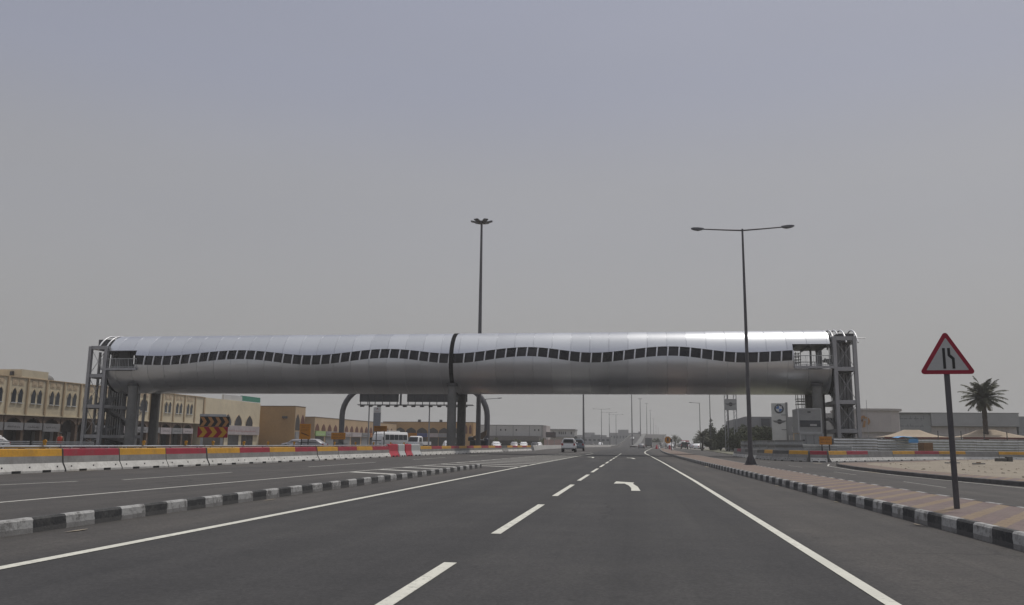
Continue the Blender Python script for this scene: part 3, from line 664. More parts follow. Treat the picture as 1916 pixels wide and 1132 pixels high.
# ------------------------------------------------------------------ STAIR TOWERS
def stair_tower(name_label, x0, x1, loc, xb, levels, top, rev, sh=0.):
    t = thing('stair_tower', name_label, 'stair tower', loc, 0, 'open steel stair towers at the bridge ends')
    ya, yb = -3.4, 3.6; ym = .3
    for x in (x0, x1):
        for y_ in (ya, yb):
            mb = MB(); w = .36
            # an H-section column
            mb.box(x - w / 2, x + w / 2, y_ - .2, y_ - .15, 0, top); mb.box(x - w / 2, x + w / 2, y_ + .15, y_ + .2, 0, top); mb.box(x - .05, x + .05, y_ - .15, y_ + .15, 0, top)
            mb.build('column', STEEL, t)
    for fx_ in (.2, .42, .62, .82):
        xm = x0 + (x1 - x0) * fx_ + sh
        for y_ in (ym - 2.0 + fx_, yb - 2.2 + .4 * fx_):
            mb = MB(); mb.box(xm - .11, xm + .11, y_ - .11, y_ + .11, 0, top - .5); mb.build('inner_column', STEELM, t)
    for z in levels:
        for y_ in (ya, yb):
            mb = MB(); mb.box(x0 + .05, x1 - .05, y_ - .12, y_ + .12, z - .2, z + .2); mb.build('beam', STEEL, t)
        for x in (x0, x1):
            mb = MB(); mb.box(x - .1, x + .1, ya + .2, yb - .2, z - .18, z + .18); mb.build('side_beam', STEEL, t)
    for za, zb in zip(levels, levels[1:]):
        mb = MB()
        for p, q in (((x0 + .1, za + .2), (x1 - .1, zb - .2)), ((x0 + .1, zb - .2), (x1 - .1, za + .2))):
            mb.beam((p[0], ya + .03, p[1]), (q[0], ya + .03, q[1]), .05)
        mb.build('brace', STEEL, t)
        zm = (za + zb) / 2
        mb = MB(); n = 11
        for i in range(n):      # flight going back then up to the right
            f = i / n
            mb.box(x0 + .25, x0 + (x1 - x0) * .48, ya + .8 + f * 5, ya + 1.25 + f * 5, za + (zm - za) * f, za + (zm - za) * f + .1)
        mb.beam((x0 + .25, ya + .8, za - .05), (x0 + .25, ya + 5.9, zm), .08, .34); mb.beam((x0 + (x1 - x0) * .48, ya + .8, za - .05), (x0 + (x1 - x0) * .48, ya + 5.9, zm), .08, .34)
        mb.build('stair_flight', STEELM, t)
        mb = MB()
        for i in range(n):
            f = i / n
            mb.box(x0 + (x1 - x0) * .52, x1 - .25, yb - 1.2 - f * 5, yb - .75 - f * 5, zm + (zb - zm) * f, zm + (zb - zm) * f + .1)
        mb.beam((x1 - .25, yb - .8, zm - .05), (x1 - .25, ya + 1.1, zb), .08, .34); mb.beam((x0 + (x1 - x0) * .52, yb - .8, zm - .05), (x0 + (x1 - x0) * .52, ya + 1.1, zb), .08, .34)
        mb.build('stair_flight', STEELM, t)
        mb = MB(); mb.box(x0 + .2, x1 - .2, yb - 1.5, yb - .2, zm - .28, zm); mb.build('landing_slab', STEELD, t)
        mb = MB(); mb.box(x0 + .2, x1 - .2, ya + .25, ya + 1.2, za - .3, za - .02); mb.build('landing_slab', STEELD, t)
    # rails hung between the inner posts
    mb = MB()
    for k in range(5):
        x = x0 + .4 + (x1 - x0 - .8) * k / 4
        mb.beam((x, ym + .6, 1.2), (x, ym + .6, top - .6), .06)
    mb.build('hanger_rods', GALV, t)
    return t
lv = [2.75, 5.66, 9.04, 12.2]
T2 = stair_tower('grey steel stair tower with crossed braces at the right end of the footbridge', 20.42, 22.4, (0, BY, 0), 0, [.2] + lv, 12.4, False, .40)
T1 = stair_tower('grey steel stair tower beside the cream arcade at the left end of the footbridge', -63.4, -61.35, (0, BY, 0), 0, [.2, 1.45, 4.9, 8.45, 11.75], 11.9, True, -.5)
# extra outer bay of the left tower
for y_ in (1.3,):
    for x in (-59.9, -59.0):
        mb = MB(); mb.box(x - .12, x + .12, y_ - .12, y_ + .12, 0, 6.6); mb.build('column', STEEL, T1)
    for z in (1.45, 4.9): mb = MB(); mb.box(-61.2, -58.9, y_ - .1, y_ + .1, z - .18, z + .18); mb.build('beam', STEEL, T1)
    mb = MB(); mb.beam((-61.2, y_, 1.6), (-59.1, y_, 4.7), .05); mb.build('brace', STEEL, T1)
# curved roof hoops carrying on from the tube
def hoop(t, x, a0, a1, r=.09, rad=BR - .02, m=None):
    mb = MB(); mb.tube([cp(x, a0 + (a1 - a0) * i / 14, rad) for i in range(15)], r, 8); mb.build('roof_hoop', m or MULL, t)
for x in (20.55, 21.1, 21.75, 22.9): hoop(T2, x, 32 if x != 21.1 else 55, 150)
for x in (-61.75, -62.75): hoop(T1, x, 26, 150)
mb = MB(); mb.tube([(20.3, -3.42, 12.2), (23.5, -3.42, 12.2)], .04); mb.build('hoop_rail', MULL, T2)
for t, xs in ((T2, (20.9, 23.0)), (T1, (-64.2, -62.0))):
    mb = MB(); mb.box(xs[0] + .3, xs[1] - .1, -1.4, 2.6, 11.9, 12.95); mb.build('lift_housing', STEELD, t)
    mb = MB(); mb.box(xs[0] + .35, xs[1] - .15, 1.2, 2.5, 0, 11.9); mb.build('lift_shaft', mat('lift_shaft_panel', (.11, .11, .115), .6, .2, var=.25, scale=.5), t)
# tall dark drain leg between tube end and right tower
mb = MB(); mb.box(19.62, 20.15, 1.0, 1.6, 0, 8.2); mb.build('service_riser', STEELD, fb)

# ------------------------------------------------------------------ JERSEY BARRIERS
def barrier_mesh(L, z1=.82):
    mb = MB()
    prof = [(-.31, 0), (-.31, .07), (-.17, .32), (-.135, .56), (-.10, z1 - .02), (-.08, z1), (.08, z1), (.10, z1 - .02), (.135, .56), (.17, .32), (.31, .07), (.31, 0)]
    mid = [1, 1, 0, 2, 2, 2, 2, 2, 0, 1, 1]
    h = L / 2
    for i in range(len(prof) - 1):
        (a, za), (b, zb) = prof[i], prof[i + 1]
        mb.add([(-h, a, za), (h, a, za), (h, b, zb), (-h, b, zb)], [(0, 1, 2, 3)], mid[i])
    mb.add([(-h, a, z) for a, z in prof], [tuple(range(12))], 0); mb.add([(h, a, z) for a, z in prof], [tuple(range(12))], 0)
    for x in (-L * .22, L * .22):
        for s_ in (-1, 1): mb.box(x - .2, x + .2, s_ * .24, s_ * .316, .004, .085, 3)
    for x in (-L * .4, -.05, L * .4):
        mb.box(x - .025, x + .025, -.262, -.245, .17, .22, 3)
    return mb
def barrier(label, col, loc, rz, L, group, rail=True, z1=.82, mud=False):
    t = thing('concrete_barrier', label, 'barrier', loc, rz, group)
    barrier_mesh(L - .05, z1).build('barrier_body', [CONCB, CONCW if not mud else CONCB, {'y': BYEL, 'r': BRED, 'p': CONCB, 'd': CONCD}[col], BLACK], t)
    if rail:
        mb = MB(); mb.tube([(-L / 2, .02, z1 + .075), (L / 2, .02, z1 + .075)], .042, 8)
        for x in (-L * .33, L * .33): mb.box(x - .03, x + .03, -.03, .06, z1 - .005, z1 + .06)
        mb.build('rail', GALV, t)
    return t
LP = [(-21.2, 20.5), (-20.75, 30.0), (-20.15, 38.5), (-19.75, 50), (-19.55, 62), (-19.1, 75), (-18.75, 84), (-18.5, 95), (-17.4, 112), (-16.3, 132), (-16.0, 137)]
names = {'y': 'yellow-banded', 'r': 'red-banded', 'p': 'plain grey', 'd': 'dirt-stained'}
tot = sum((Vector(b) - Vector(a)).length for a, b in zip(LP, LP[1:]))
JT = [1.30, 4.52, 7.74, 10.91, 13.93, 17.01, 20.13, 23.49, 26.69, 29.86, 33.40, 37.12, 40.50, 44.26]
for k, (sa, sb) in enumerate(zip(JT, JT[1:])):
    p, d = lerp_path(LP, (sa + sb) / 2); c = 'ryryryryryryr'[k]
    if k == 0: c = 'r'
    barrier('%s concrete barrier with steel rail, %s from the left end of the left row' % (names[c], ORD[k]), c, (p.x + random.uniform(-.03, .03), p.y, 0), math.atan2(d.y, d.x) + random.uniform(-.008, .008), sb - sa, 'concrete barriers along the left of the road')
s = JT[-1]; UL = 3.6
def plastic(label, m, L, loc, rz, group):
    t = thing('plastic_barrier', label, 'barrier', loc, rz, group)
    mb = MB(); h = L / 2 - .03
    prof = [(-.30, 0), (-.30, .10), (-.19, .30), (-.13, .45), (-.13, .92), (-.09, 1.0), (.09, 1.0), (.13, .92), (.13, .45), (.19, .30), (.30, .10), (.30, 0)]
    rings = []
    for x, q in ((-h, .86), (-h + .05, 1), (h - .05, 1), (h, .86)): rings.append([(x, a * q, z if z < .5 else z - (1 - q) * .2) for a, z in prof])
    mb.loft(rings, True); mb.build('barrier_shell', m, t)
    mb = MB(); mb.tube([(0, 0, .995), (0, 0, 1.04)], .07, 10); mb.build('filler_cap', m, t)
    mb = MB(); mb.box(-h * .6, -h * .2, -.309, -.2, .004, .1); mb.box(h * .2, h * .6, -.309, -.2, .004, .1); mb.build('fork_slots', BLACK, t)
    return t
for nm, m, L in (('bright red plastic water barrier next to the rail end', PLRED, 2.4), ('white plastic water barrier between two red ones', PLWHT, 1.85), ('duller red plastic water barrier between two white ones', PLRED, 1.75), ('white plastic water barrier before the far concrete units', PLWHT, 2.65)):
    p, d = lerp_path(LP, s + L / 2)
    plastic(nm, m, L, (p.x, p.y, 0), math.atan2(d.y, d.x) + random.uniform(-.05, .05), L and 'plastic water barriers in the left row'); s += L + .05
k = 0
fc = 'yryryryryrdyryry'
while s < tot - 3 and k < len(fc):
    p, d = lerp_path(LP, s + UL / 2); c = fc[k]
    barrier('%s concrete barrier, %s past the plastic barriers towards the far end' % (names[c], ORD[k]), c, (p.x, p.y, 0), math.atan2(d.y, d.x), UL, 'concrete barriers along the left of the road', rail=False, mud=c == 'd'); s += UL; k += 1
# right hand row round the work site
RJ = [(10.8, 96.0), (10.75, 92.6), (10.75, 89.2), (10.7, 85.6), (10.75, 82.0), (10.9, 78.6), (11.05, 75.4), (11.2, 71.9), (12.0, 69.2), (13.0, 66.8), (14.25, 66.7), (16.3, 69.9), (18.9, 73.8), (22.1, 78.2), (25.1, 82.0), (28.4, 85.6), (31.6, 87.9), (35.0, 88.9), (38.4, 89.8), (41.8, 90.7), (45.2, 91.6)]
rseq = ['p', 'r', 'p', 'd', 'p', 'd', 'y', 'd', 'y', 'r', 'y', 'r', 'p', 'y', 'r', 'y', 'p', 'y', 'r', 'y']
for k, (a_, b_) in enumerate(zip(RJ, RJ[1:])):
    p, q = Vector(a_), Vector(b_); d = q - p; c = rseq[k]
    where = 'beside the hedge' if k < 4 else ('at the work site corner' if k < 9 else 'before the corrugated hoarding')
    barrier('%s concrete barrier %s, %s of the right row' % (names[c], where, ORD[k]), c, ((p.x + q.x) / 2, (p.y + q.y) / 2, 0), math.atan2(d.y, d.x), d.length, 'concrete barriers round the right work site', rail=False, z1=.84, mud=4 < k < 9)
# amber warning lamps on the left barrier row
def lamp_proto(label, loc):
    t = thing('warning_lamp', label, 'warning lamp', loc, 0, 'amber warning lamps on the left barriers')
    mb = MB(); mb.box(-.045, .045, -.035, .035, 0, .09); mb.build('lamp_case', mat('yellow_plastic', (.5, .28, .04), .5), t)
    mb = MB(); mb.tube([(0, -.03, .14), (0, .03, .14)], [.068, .068], 14); mb.build('lens', AMBER, t)
    mb = MB(); mb.box(-.07, -.03, -.02, .02, .01, .03); mb.build('bracket', STEELD, t)
    return t
lp0 = None
for k, yy in enumerate((27.4, 33.0, 36.0, 38.2, 41.2, 43.9, 47.2, 53.5, 57.5, 61.5, 65.5, 69.0)):
    for q in range(12000):
        p, d = lerp_path(LP, q * .01)
        if p.y >= yy: break
    lab = 'small amber warning lamp on the left barrier row, %s from the left' % ORD[k]
    loc = (p.x + .02, p.y, .94)
    if lp0 is None: lp0 = lamp_proto(lab, loc); lp0.rotation_euler.z = .25
    else: dup(lp0, lab, loc, random.uniform(-.2, .9))

# ------------------------------------------------------------------ LAMP POSTS AND FLOODLIGHT MASTS
def lamp_head(mb, x, s, z, m=0, sc=1.):
    """cobra-head luminaire whose arm end is at x; points outwards with sign s"""
    L = .80 * sc; rings = []
    for q, w, h0, h1 in ((0, .05, -.02, .04), (.15, .10, -.05, .06), (.45, .14, -.08, .08), (.8, .11, -.04, .09), (1, .05, .01, .07)):
        rings.append([(x + s * L * q, -w, z + h0), (x + s * L * q, -w * .6, z + h1), (x + s * L * q, w * .6, z + h1), (x + s * L * q, w, z + h0)])
    mb.loft(rings, True, m)
def double_lamp(label, loc, rz, H=13.15, arm=2.2, r=.12, group=None):
    t = thing('street_lamp', label, 'street lamp', loc, rz, group)
    mb = MB(); mb.tube([(0, 0, 0), (0, 0, 2), (0, 0, H * .5), (0, 0, H)], [r, r * .95, r * .72, r * .42], 14); mb.build('pole', POLE, t)
    mb = MB(); mb.loft([[(a * w, b * w, z) for a, b in ((-1, -1), (1, -1), (1, 1), (-1, 1))] for z, w in ((0, .32), (.03, .32))]); 
    for a in range(4):
        c_, s_ = math.cos(a * math.pi / 2), math.sin(a * math.pi / 2); mb.add([(c_ * .1, s_ * .1, .03), (c_ * .3, s_ * .3, .03), (c_ * .12, s_ * .12, .5)], [(0, 1, 2)])
    mb.build('base_plate', POLE, t)
    for s_ in (-1, 1):
        mb = MB(); mb.tube([(0, 0, H - .08), (s_ * arm * .5, 0, H - .02), (s_ * arm, 0, H + .05)], [.045, .04, .035], 8); a = mb.build('arm', POLE, t)
        mb = MB(); lamp_head(mb, s_ * arm * .97, s_, H + .06, 0, .85); mb.build('lamp_head', mat('lamp_housing', (.10, .10, .105), .45, .3, var=.08), a)
    return t
double_lamp('tall double-armed street lamp standing on the paved strip, rising in front of the footbridge', (5.86, 45.2, .2), 0, 12.55, 2.1)
dl = double_lamp('double-armed street lamp beyond the far left kerb, leftmost of three', (-13.6, 340, 0), 0, 15, 2.9, .16, 'double lamps far left')
dup(dl, 'double-armed street lamp beyond the far left kerb, middle one of three', (-11.6, 376, 0)); dup(dl, 'double-armed street lamp beyond the far left kerb, rightmost of three', (-9.3, 405, 0))
def single_lamp(label, loc, rz=0, H=12, group=None):
    t = thing('street_lamp', label, 'street lamp', loc, rz, group)
    mb = MB(); mb.tube([(0, 0, 0), (0, 0, H)], [.13, .07], 12); mb.build('pole', POLE, t)
    mb = MB(); mb.tube([(.03, 0, H - .06), (-1.9, 0, H + .10)], [.05, .045], 8); a = mb.build('arm', POLE, t)
    mb = MB(); lamp_head(mb, -1.85, -1, H + .11, 0, 1.1); mb.build('lamp_head', mat('lamp_housing', (.10, .10, .105)), a)
    return t
sl = single_lamp('single-armed street lamp behind the hedge, nearest of the right row', (16.55, 156, .08), group='single lamps along the hedge')
dup(sl, 'single-armed street lamp above the hedge, second of the right row', (15.85, 185, .08)); dup(sl, 'single-armed street lamp left of the hedge, farthest of the right row', (16.7, 226, .08))
sl2 = single_lamp('lone street lamp just right of the arched gantry, arm reaching right', (-24.4, 136, 0), math.pi, 8.3)
def mast(label, loc, H=29.5):
    t = thing('floodlight_mast', label, 'light mast', loc, 0, 'floodlight masts along the median')
    mb = MB(); mb.tube([(0, 0, 0), (0, 0, H * .5), (0, 0, H)], [.33, .235, .135], 14); mb.build('pole', POLE, t)
    mb = MB(); mb.tube([(0, 0, H - .15), (0, 0, H + .12)], [.42, .42], 14); mb.tube([(0, 0, H + .12), (0, 0, H + .22)], [.3, .1], 12); mb.build('ring', POLE, t)
    for k in range(6):
        a = k * math.pi / 3 + .1; c_, s_ = math.cos(a), math.sin(a); r_, w_ = Vector((c_, s_, 0)), Vector((-s_, c_, 0))
        mb = MB(); rings = []
        for q, w, z0, z1 in ((.40, .12, -.05, .02), (.62, .25, -.12, .04), (1.25, .30, .02, .16), (1.42, .26, .08, .16)):
            rings.append([r_ * q + w_ * i * w + Vector((0, 0, H + z)) for i, z in ((-1, z0), (1, z0), (1, z1), (-1, z1))])
        mb.loft(rings); mb.build('floodlight', mat('lamp_housing', (.10, .10, .105)), t)
    return t
m0 = mast('tall floodlight mast rising just behind the middle of the footbridge', (-19.55, 104, 0), 29.6)
for i, (x, y, z) in enumerate([(-15.3, 250, 0), (-1.7, 390, .4), (2.9, 530, 4.6), (8.6, 670, 8.3), (13.9, 810, 8.4), (19.5, 950, 4.5), (25.5, 1090, 0), (32, 1230, 0)]):
    c_ = dup(m0, 'floodlight mast standing far along the median, %s beyond the footbridge' % ORD[i + 0], (x, y, z))
    if i > 1: c_.scale = (1, 1, .83)

# ------------------------------------------------------------------ TRIANGULAR ROAD SIGN
t = thing('warning_sign', 'red-bordered triangular warning sign with two black lines on a grey post', 'road sign', (5.24, 15.087, .2), R(-3)); t.scale = (.952, .952, .952)
mb = MB(); mb.tube([(0, 0, 0), (0, 0, 2.5)], .048, 16); mb.build('post', POLE, t)
def rtri(w, h, r, z0, n=7):
    """triangle with rounded corners, base at z0"""
    P = [(-w / 2, z0), (w / 2, z0), (0, z0 + h)]; out = []
    cx, cz = 0, z0 + h / 3
    for i in range(3):
        p, a, b = Vector(P[i]), Vector(P[i - 1]), Vector(P[(i + 1) % 3]); d1 = (a - p).normalized(); d2 = (b - p).normalized()
        ang = d1.angle(d2); bis = (d1 + d2).normalized(); c = p + bis * (r / math.sin(ang / 2)); L = r / math.tan(ang / 2)
        s0, s1 = p + d1 * L - c, p + d2 * L - c; a0, a1 = math.atan2(s0.y, s0.x), math.atan2(s1.y, s1.x)
        if a1 < a0: a1 += 2 * math.pi
        if a1 - a0 > math.pi: a1 -= 2 * math.pi
        for k in range(n + 1): q = a0 + (a1 - a0) * k / n; out.append((c.x + r * math.cos(q), c.y + r * math.sin(q)))
    return out
FN = lambda u, w, d: (u, d, w)
mb = MB(); mb.prism(rtri(.945, .785, .05, 2.335), -.066, -.054, FN); mb.build('sign_plate', SIGNRED, t)
mb = MB(); mb.prism(rtri(.70, .58, .008, 2.405, 2), -.0692, -.066, FN); f_ = mb.build('white_field', SIGNWHT, t)
mb = MB(); mb.prism([(-.068, 2.43), (-.022, 2.43), (-.022, 2.80), (-.068, 2.80)], -.0722, -.0692, FN); mb.build('black_line', SIGNBLK, f_)
mb = MB(); mb.prism([(.082, 2.43), (.128, 2.43), (.128, 2.62), (.062, 2.685), (.062, 2.80), (.016, 2.80), (.016, 2.66), (.082, 2.595)], -.0722, -.0692, FN); mb.build('black_line', SIGNBLK, f_)
mb = MB(); mb.box(-.06, .06, -.056, .055, 2.42, 2.46); mb.box(-.06, .06, -.056, .055, 2.78, 2.82); mb.tube([(0, 0, 2.5), (0, 0, 2.84)], .048, 16); mb.build('clamp', GALV, t)

# ------------------------------------------------------------------ ROADWORKS SIGNS ON THE LEFT
def scribble(mb, x0, x1, z, h, y, m=0, n=None):
    """a line of unreadable cursive lettering as raised strokes"""
    x = x0; 
    while x < x1 - h * .3:
        w = random.uniform(.5, 1.3) * h; w = min(w, x1 - x)
        mb.box(x, x + w, y - .004, y, z, z + h * .22, m)
        if random.random() < .75: q = x + random.uniform(0, .7) * w; mb.box(q, q + h * .16, y - .006, y - .004 + .004, z + h * .22, z + h * random.uniform(.6, 1.0), m)
        if random.random() < .4: q = x + random.uniform(.1, .8) * w; mb.box(q, q + h * .16, y - .006, y - .001, z - h * .35, z - h * .15, m)
        x += w + h * random.uniform(.12, .4)
t = thing('chevron_sign', 'double chevron board, faded orange on black above yellow on red, behind the barriers', 'road sign', (-23.75, 45, 0), R(25))
def chevrons(mb, x0, x1, z0, z1, n, y, m):
    p = (x1 - x0) / n; zc_ = (z0 + z1) / 2
    for k in range(n):
        a = x0 + p * k + p * .06; w = p * .48; tip = p * .42
        mb.prism([(a, z0), (a + w, z0), (min(a + w + tip, x1), zc_), (a + w, z1), (a, z1), (a + tip, zc_)], y - .004, y, FN, m)
mb = MB(); mb.box(-.78, .82, -.02, .02, 1.93, 2.50); p_ = mb.build('black_board', SIGNBLK, t); mb = MB(); chevrons(mb, -.78, .80, 1.95, 2.47, 4, -.0205, 0); mb.build('chevrons', CHEVBR, p_)
mb = MB(); mb.box(-.86, .76, -.025, .02, 1.32, 1.925); p_ = mb.build('red_board', SIGNDRED, t); mb = MB(); chevrons(mb, -.84, .74, 1.34, 1.90, 3, -.0255, 0); mb.build('chevrons', mat('chevron_yellow', (.50, .27, .03), .5, var=.1), p_)
for x in (-.62, .45): mb = MB(); mb.box(x - .07, x + .07, .021, .10, 0, 2.4); mb.build('post', GALV, t)
mb = MB(); mb.box(-.80, .62, .021, .35, 2.51, 2.64); mb.build('solar_panel', GALV, t)
def road_board(label, x, y, w, h, z0, rz=0, arrow_=False):
    t = thing('roadworks_sign', label, 'road sign', (x, y, 0), rz, 'orange roadworks signs on the left')
    mb = MB(); mb.box(-w / 2, w / 2, -.025, .025, z0, z0 + h); p = mb.build('sign_plate', ORANGE, t)
    mb = MB()
    if arrow_:
        for k, z in enumerate((.86, .76, .64, .54)): scribble(mb, -w * .36, w * .36, z0 + h * z, h * .07, -.026)
        mb.beam((-w * .35, -.028, z0 + h * .42), (w * .1, -.028, z0 + h * .30), .006, .09); mb.beam((w * .02, -.028, z0 + h * .34), (w * .36, -.028, z0 + h * .20), .006, .07); scribble(mb, -w * .3, w * .3, z0 + h * .08, h * .05, -.026)
    else:
        scribble(mb, -w * .40, w * .40, z0 + h * .62, h * .2, -.026); scribble(mb, -w * .40, w * .40, z0 + h * .2, h * .2, -.026)
    mb.build('lettering', mat('sign_dark_brown', (.12, .05, .01), .6), p)
    for s_ in (-1, 1): mb = MB(); mb.box(s_ * w * .3 - .05, s_ * w * .3 + .05, .026, .12, 0, z0 + h * .9); mb.build('post', STEELD, t)
    return t
road_board('tall orange roadworks board before the ochre building', -30.5, 75, 1.05, 1.42, 1.33, R(8), True)
road_board('low orange roadworks board at the foot of the arched gantry', -32.7, 90, 1.60, .74, 1.38, R(5))
road_board('orange roadworks board above the windscreen of the white minibus', -31.0, 100, 1.62, .66, 2.42, R(5))
road_board('orange roadworks board far behind the white truck cab', -40.3, 150, 1.5, .75, 2.0, R(5))
t = road_board('small orange board standing above the right hoarding corner', 16.7, 78.5, 1.05, .72, 1.33, R(-4))
# yellow diamond and disc at the far pavement end
t = thing('diamond_sign', 'round amber warning board on legs at the far end of the paved strip', 'road sign', (6.8, 185, .2), 0)
mb = MB(); mb.prism([(.75 * math.cos(k * math.pi / 4 + .39), 1.95 + .8 * math.sin(k * math.pi / 4 + .39)) for k in range(8)], -.03, .03, FN); p_ = mb.build('sign_plate', ORANGE, t)
mb = MB(); mb.prism([(-.12, 1.6), (.12, 1.6), (.18, 2.3), (0, 2.5), (-.18, 2.3)], -.036, -.0305, FN); mb.build('symbol', SIGNBLK, p_)
for s_ in (-1, 1): mb = MB(); mb.box(s_ * .45 - .05, s_ * .45 + .05, .031, .13, 0, 1.8); mb.build('post', STEELD, t)
t = thing('bollard_post', 'thin dark post near the far end of the paved strip', 'post', (5.95, 146, .2), 0); mb = MB(); mb.tube([(0, 0, 0), (0, 0, 1.5)], .06, 8); mb.build('pole', STEELD, t); mb = MB(); mb.box(-.16, .16, -.02, .02, 1.5, 1.95); mb.build('back_plate', STEELD, t)
for i, (x, y) in enumerate(((5.6, 234.5), (6.2, 236.5), (7.6, 196), (8.2, 200))):
    plastic('%s plastic barrier at the far end of the paved strip, %s of four' % (('red', 'white')[i % 2], ORD[i]), (PLRED, PLWHT)[i % 2], 1.6, (x, y, 0), R(80), 'far plastic barriers')

# ------------------------------------------------------------------ ARCHED SIGN GANTRY
t = thing('arched_gantry', 'grey pipe arch gantry behind the footbridge carrying two dark sign backs', 'sign gantry', (-33.55, 125, 0), 0)
hw, ht, rc_ = 11.4, 9.5, 4.4
pts = [(-hw, 0, 0), (-hw, 0, ht - rc_)]
for k in range(1, 10): a = math.pi - k * math.pi / 18; pts.append((-hw + rc_ + rc_ * math.cos(a), 0, ht - rc_ + rc_ * math.sin(a)))
for k in range(0, 10): a = math.pi / 2 - k * math.pi / 18; pts.append((hw - rc_ + rc_ * math.cos(a), 0, ht - rc_ + rc_ * math.sin(a)))
pts.append((hw, 0, 0)); mb = MB(); mb.tube(pts, .42, 16); mb.build('arch_pipe', POLE, t)
for x in (-hw, hw): mb = MB(); mb.box(x - .8, x + .8, -.8, .8, 0, .9); mb.build('footing', CONC, t)
for x0, x1 in ((-8.85, -2.6), (-1.25, 8.2)):
    mb = MB(); mb.box(x0, x1, .45, .55, 7.25, 10.1); p_ = mb.build('sign_back', SIGNGRY, t)
    mb = MB(); n = max(3, int((x1 - x0) / 1.15))
    for k in range(n + 1): x = x0 + .2 + (x1 - x0 - .4) * k / n; mb.box(x - .05, x + .05, .35, .45, 6.75, 10.0)
    mb.build('hanger', STEELD, p_)
mb = MB(); mb.box(-8.9, 9.2, -.2, .9, 6.68, 6.76); mb.beam((-9.0, -.2, 6.82), (9.2, -.2, 6.82), .06); mb.build('catwalk', STEELD, t)
mb = MB(); mb.box(-2.35, -2.1, .2, .5, 6.7, 9.4); mb.build('hanger', STEELD, t)
for k in range(13):
    x = -8.4 + k * 1.36; mb = MB(); mb.loft([[(x - .3, .3, 6.45), (x + .3, .3, 6.45), (x + .3, .9, 6.60), (x - .3, .9, 6.60)], [(x - .25, .3, 6.66), (x + .25, .3, 6.66), (x + .25, .9, 6.675), (x - .25, .9, 6.675)]]); mb.build('sign_light', STEELD, t)
for i, (x, y, h, nm) in enumerate(((-40.9, 125.8, 9.0, 'thin grey pole behind the left sign of the arched gantry'), (-31.4, 126.2, 9.0, 'thin grey pole behind the right sign of the arched gantry'))):
    p = thing('sign_pole', nm, 'pole', (x, y, 0)); mb = MB(); mb.tube([(0, 0, 0), (0, 0, h)], [.12, .08], 10); mb.build('pole', STEEL, p); mb = MB(); mb.box(-.2, .2, -.2, .2, 0, .12); mb.build('base_plate', STEEL, p)

# ------------------------------------------------------------------ LEFT BUILDINGS
def parch(w, h, rise, n=6, z0=0., u0=0.):
    """pointed-arch outline: width w, springing height h, rise of the point"""
    P = [(u0 - w / 2, z0), (u0 + w / 2, z0), (u0 + w / 2, z0 + h)]
    for k in range(1, n): q = k / n; P.append((u0 + w / 2 * (1 - q ** 1.7), z0 + h + rise * q ** .8))
    P.append((u0, z0 + h + rise))
    for k in range(n - 1, 0, -1): q = k / n; P.append((u0 - w / 2 * (1 - q ** 1.7), z0 + h + rise * q ** .8))
    P.append((u0 - w / 2, z0 + h)); return P
def spandrel(mb, u0, u1, z0, z1, w, rise, fn, d0, d1, m=0, n=6):
    """wall piece between u0 and u1 from z0 to z1 with a pointed arch cut from its underside"""
    c = (u0 + u1) / 2; P = [(u0, z0), (u0, z1), (u1, z1), (u1, z0), (c + w / 2, z0)]
    for k in range(1, n): q = k / n; P.append((c + w / 2 * (1 - q ** 1.7), z0 + rise * q ** .8))
    P.append((c, z0 + rise))
    for k in range(n - 1, 0, -1): q = k / n; P.append((c - w / 2 * (1 - q ** 1.7), z0 + rise * q ** .8))
    P.append((c - w / 2, z0)); mb.prism(P, d0, d1, fn, m)
FX = lambda u, w, d: (d, u, w)           # facade facing +x: u along y
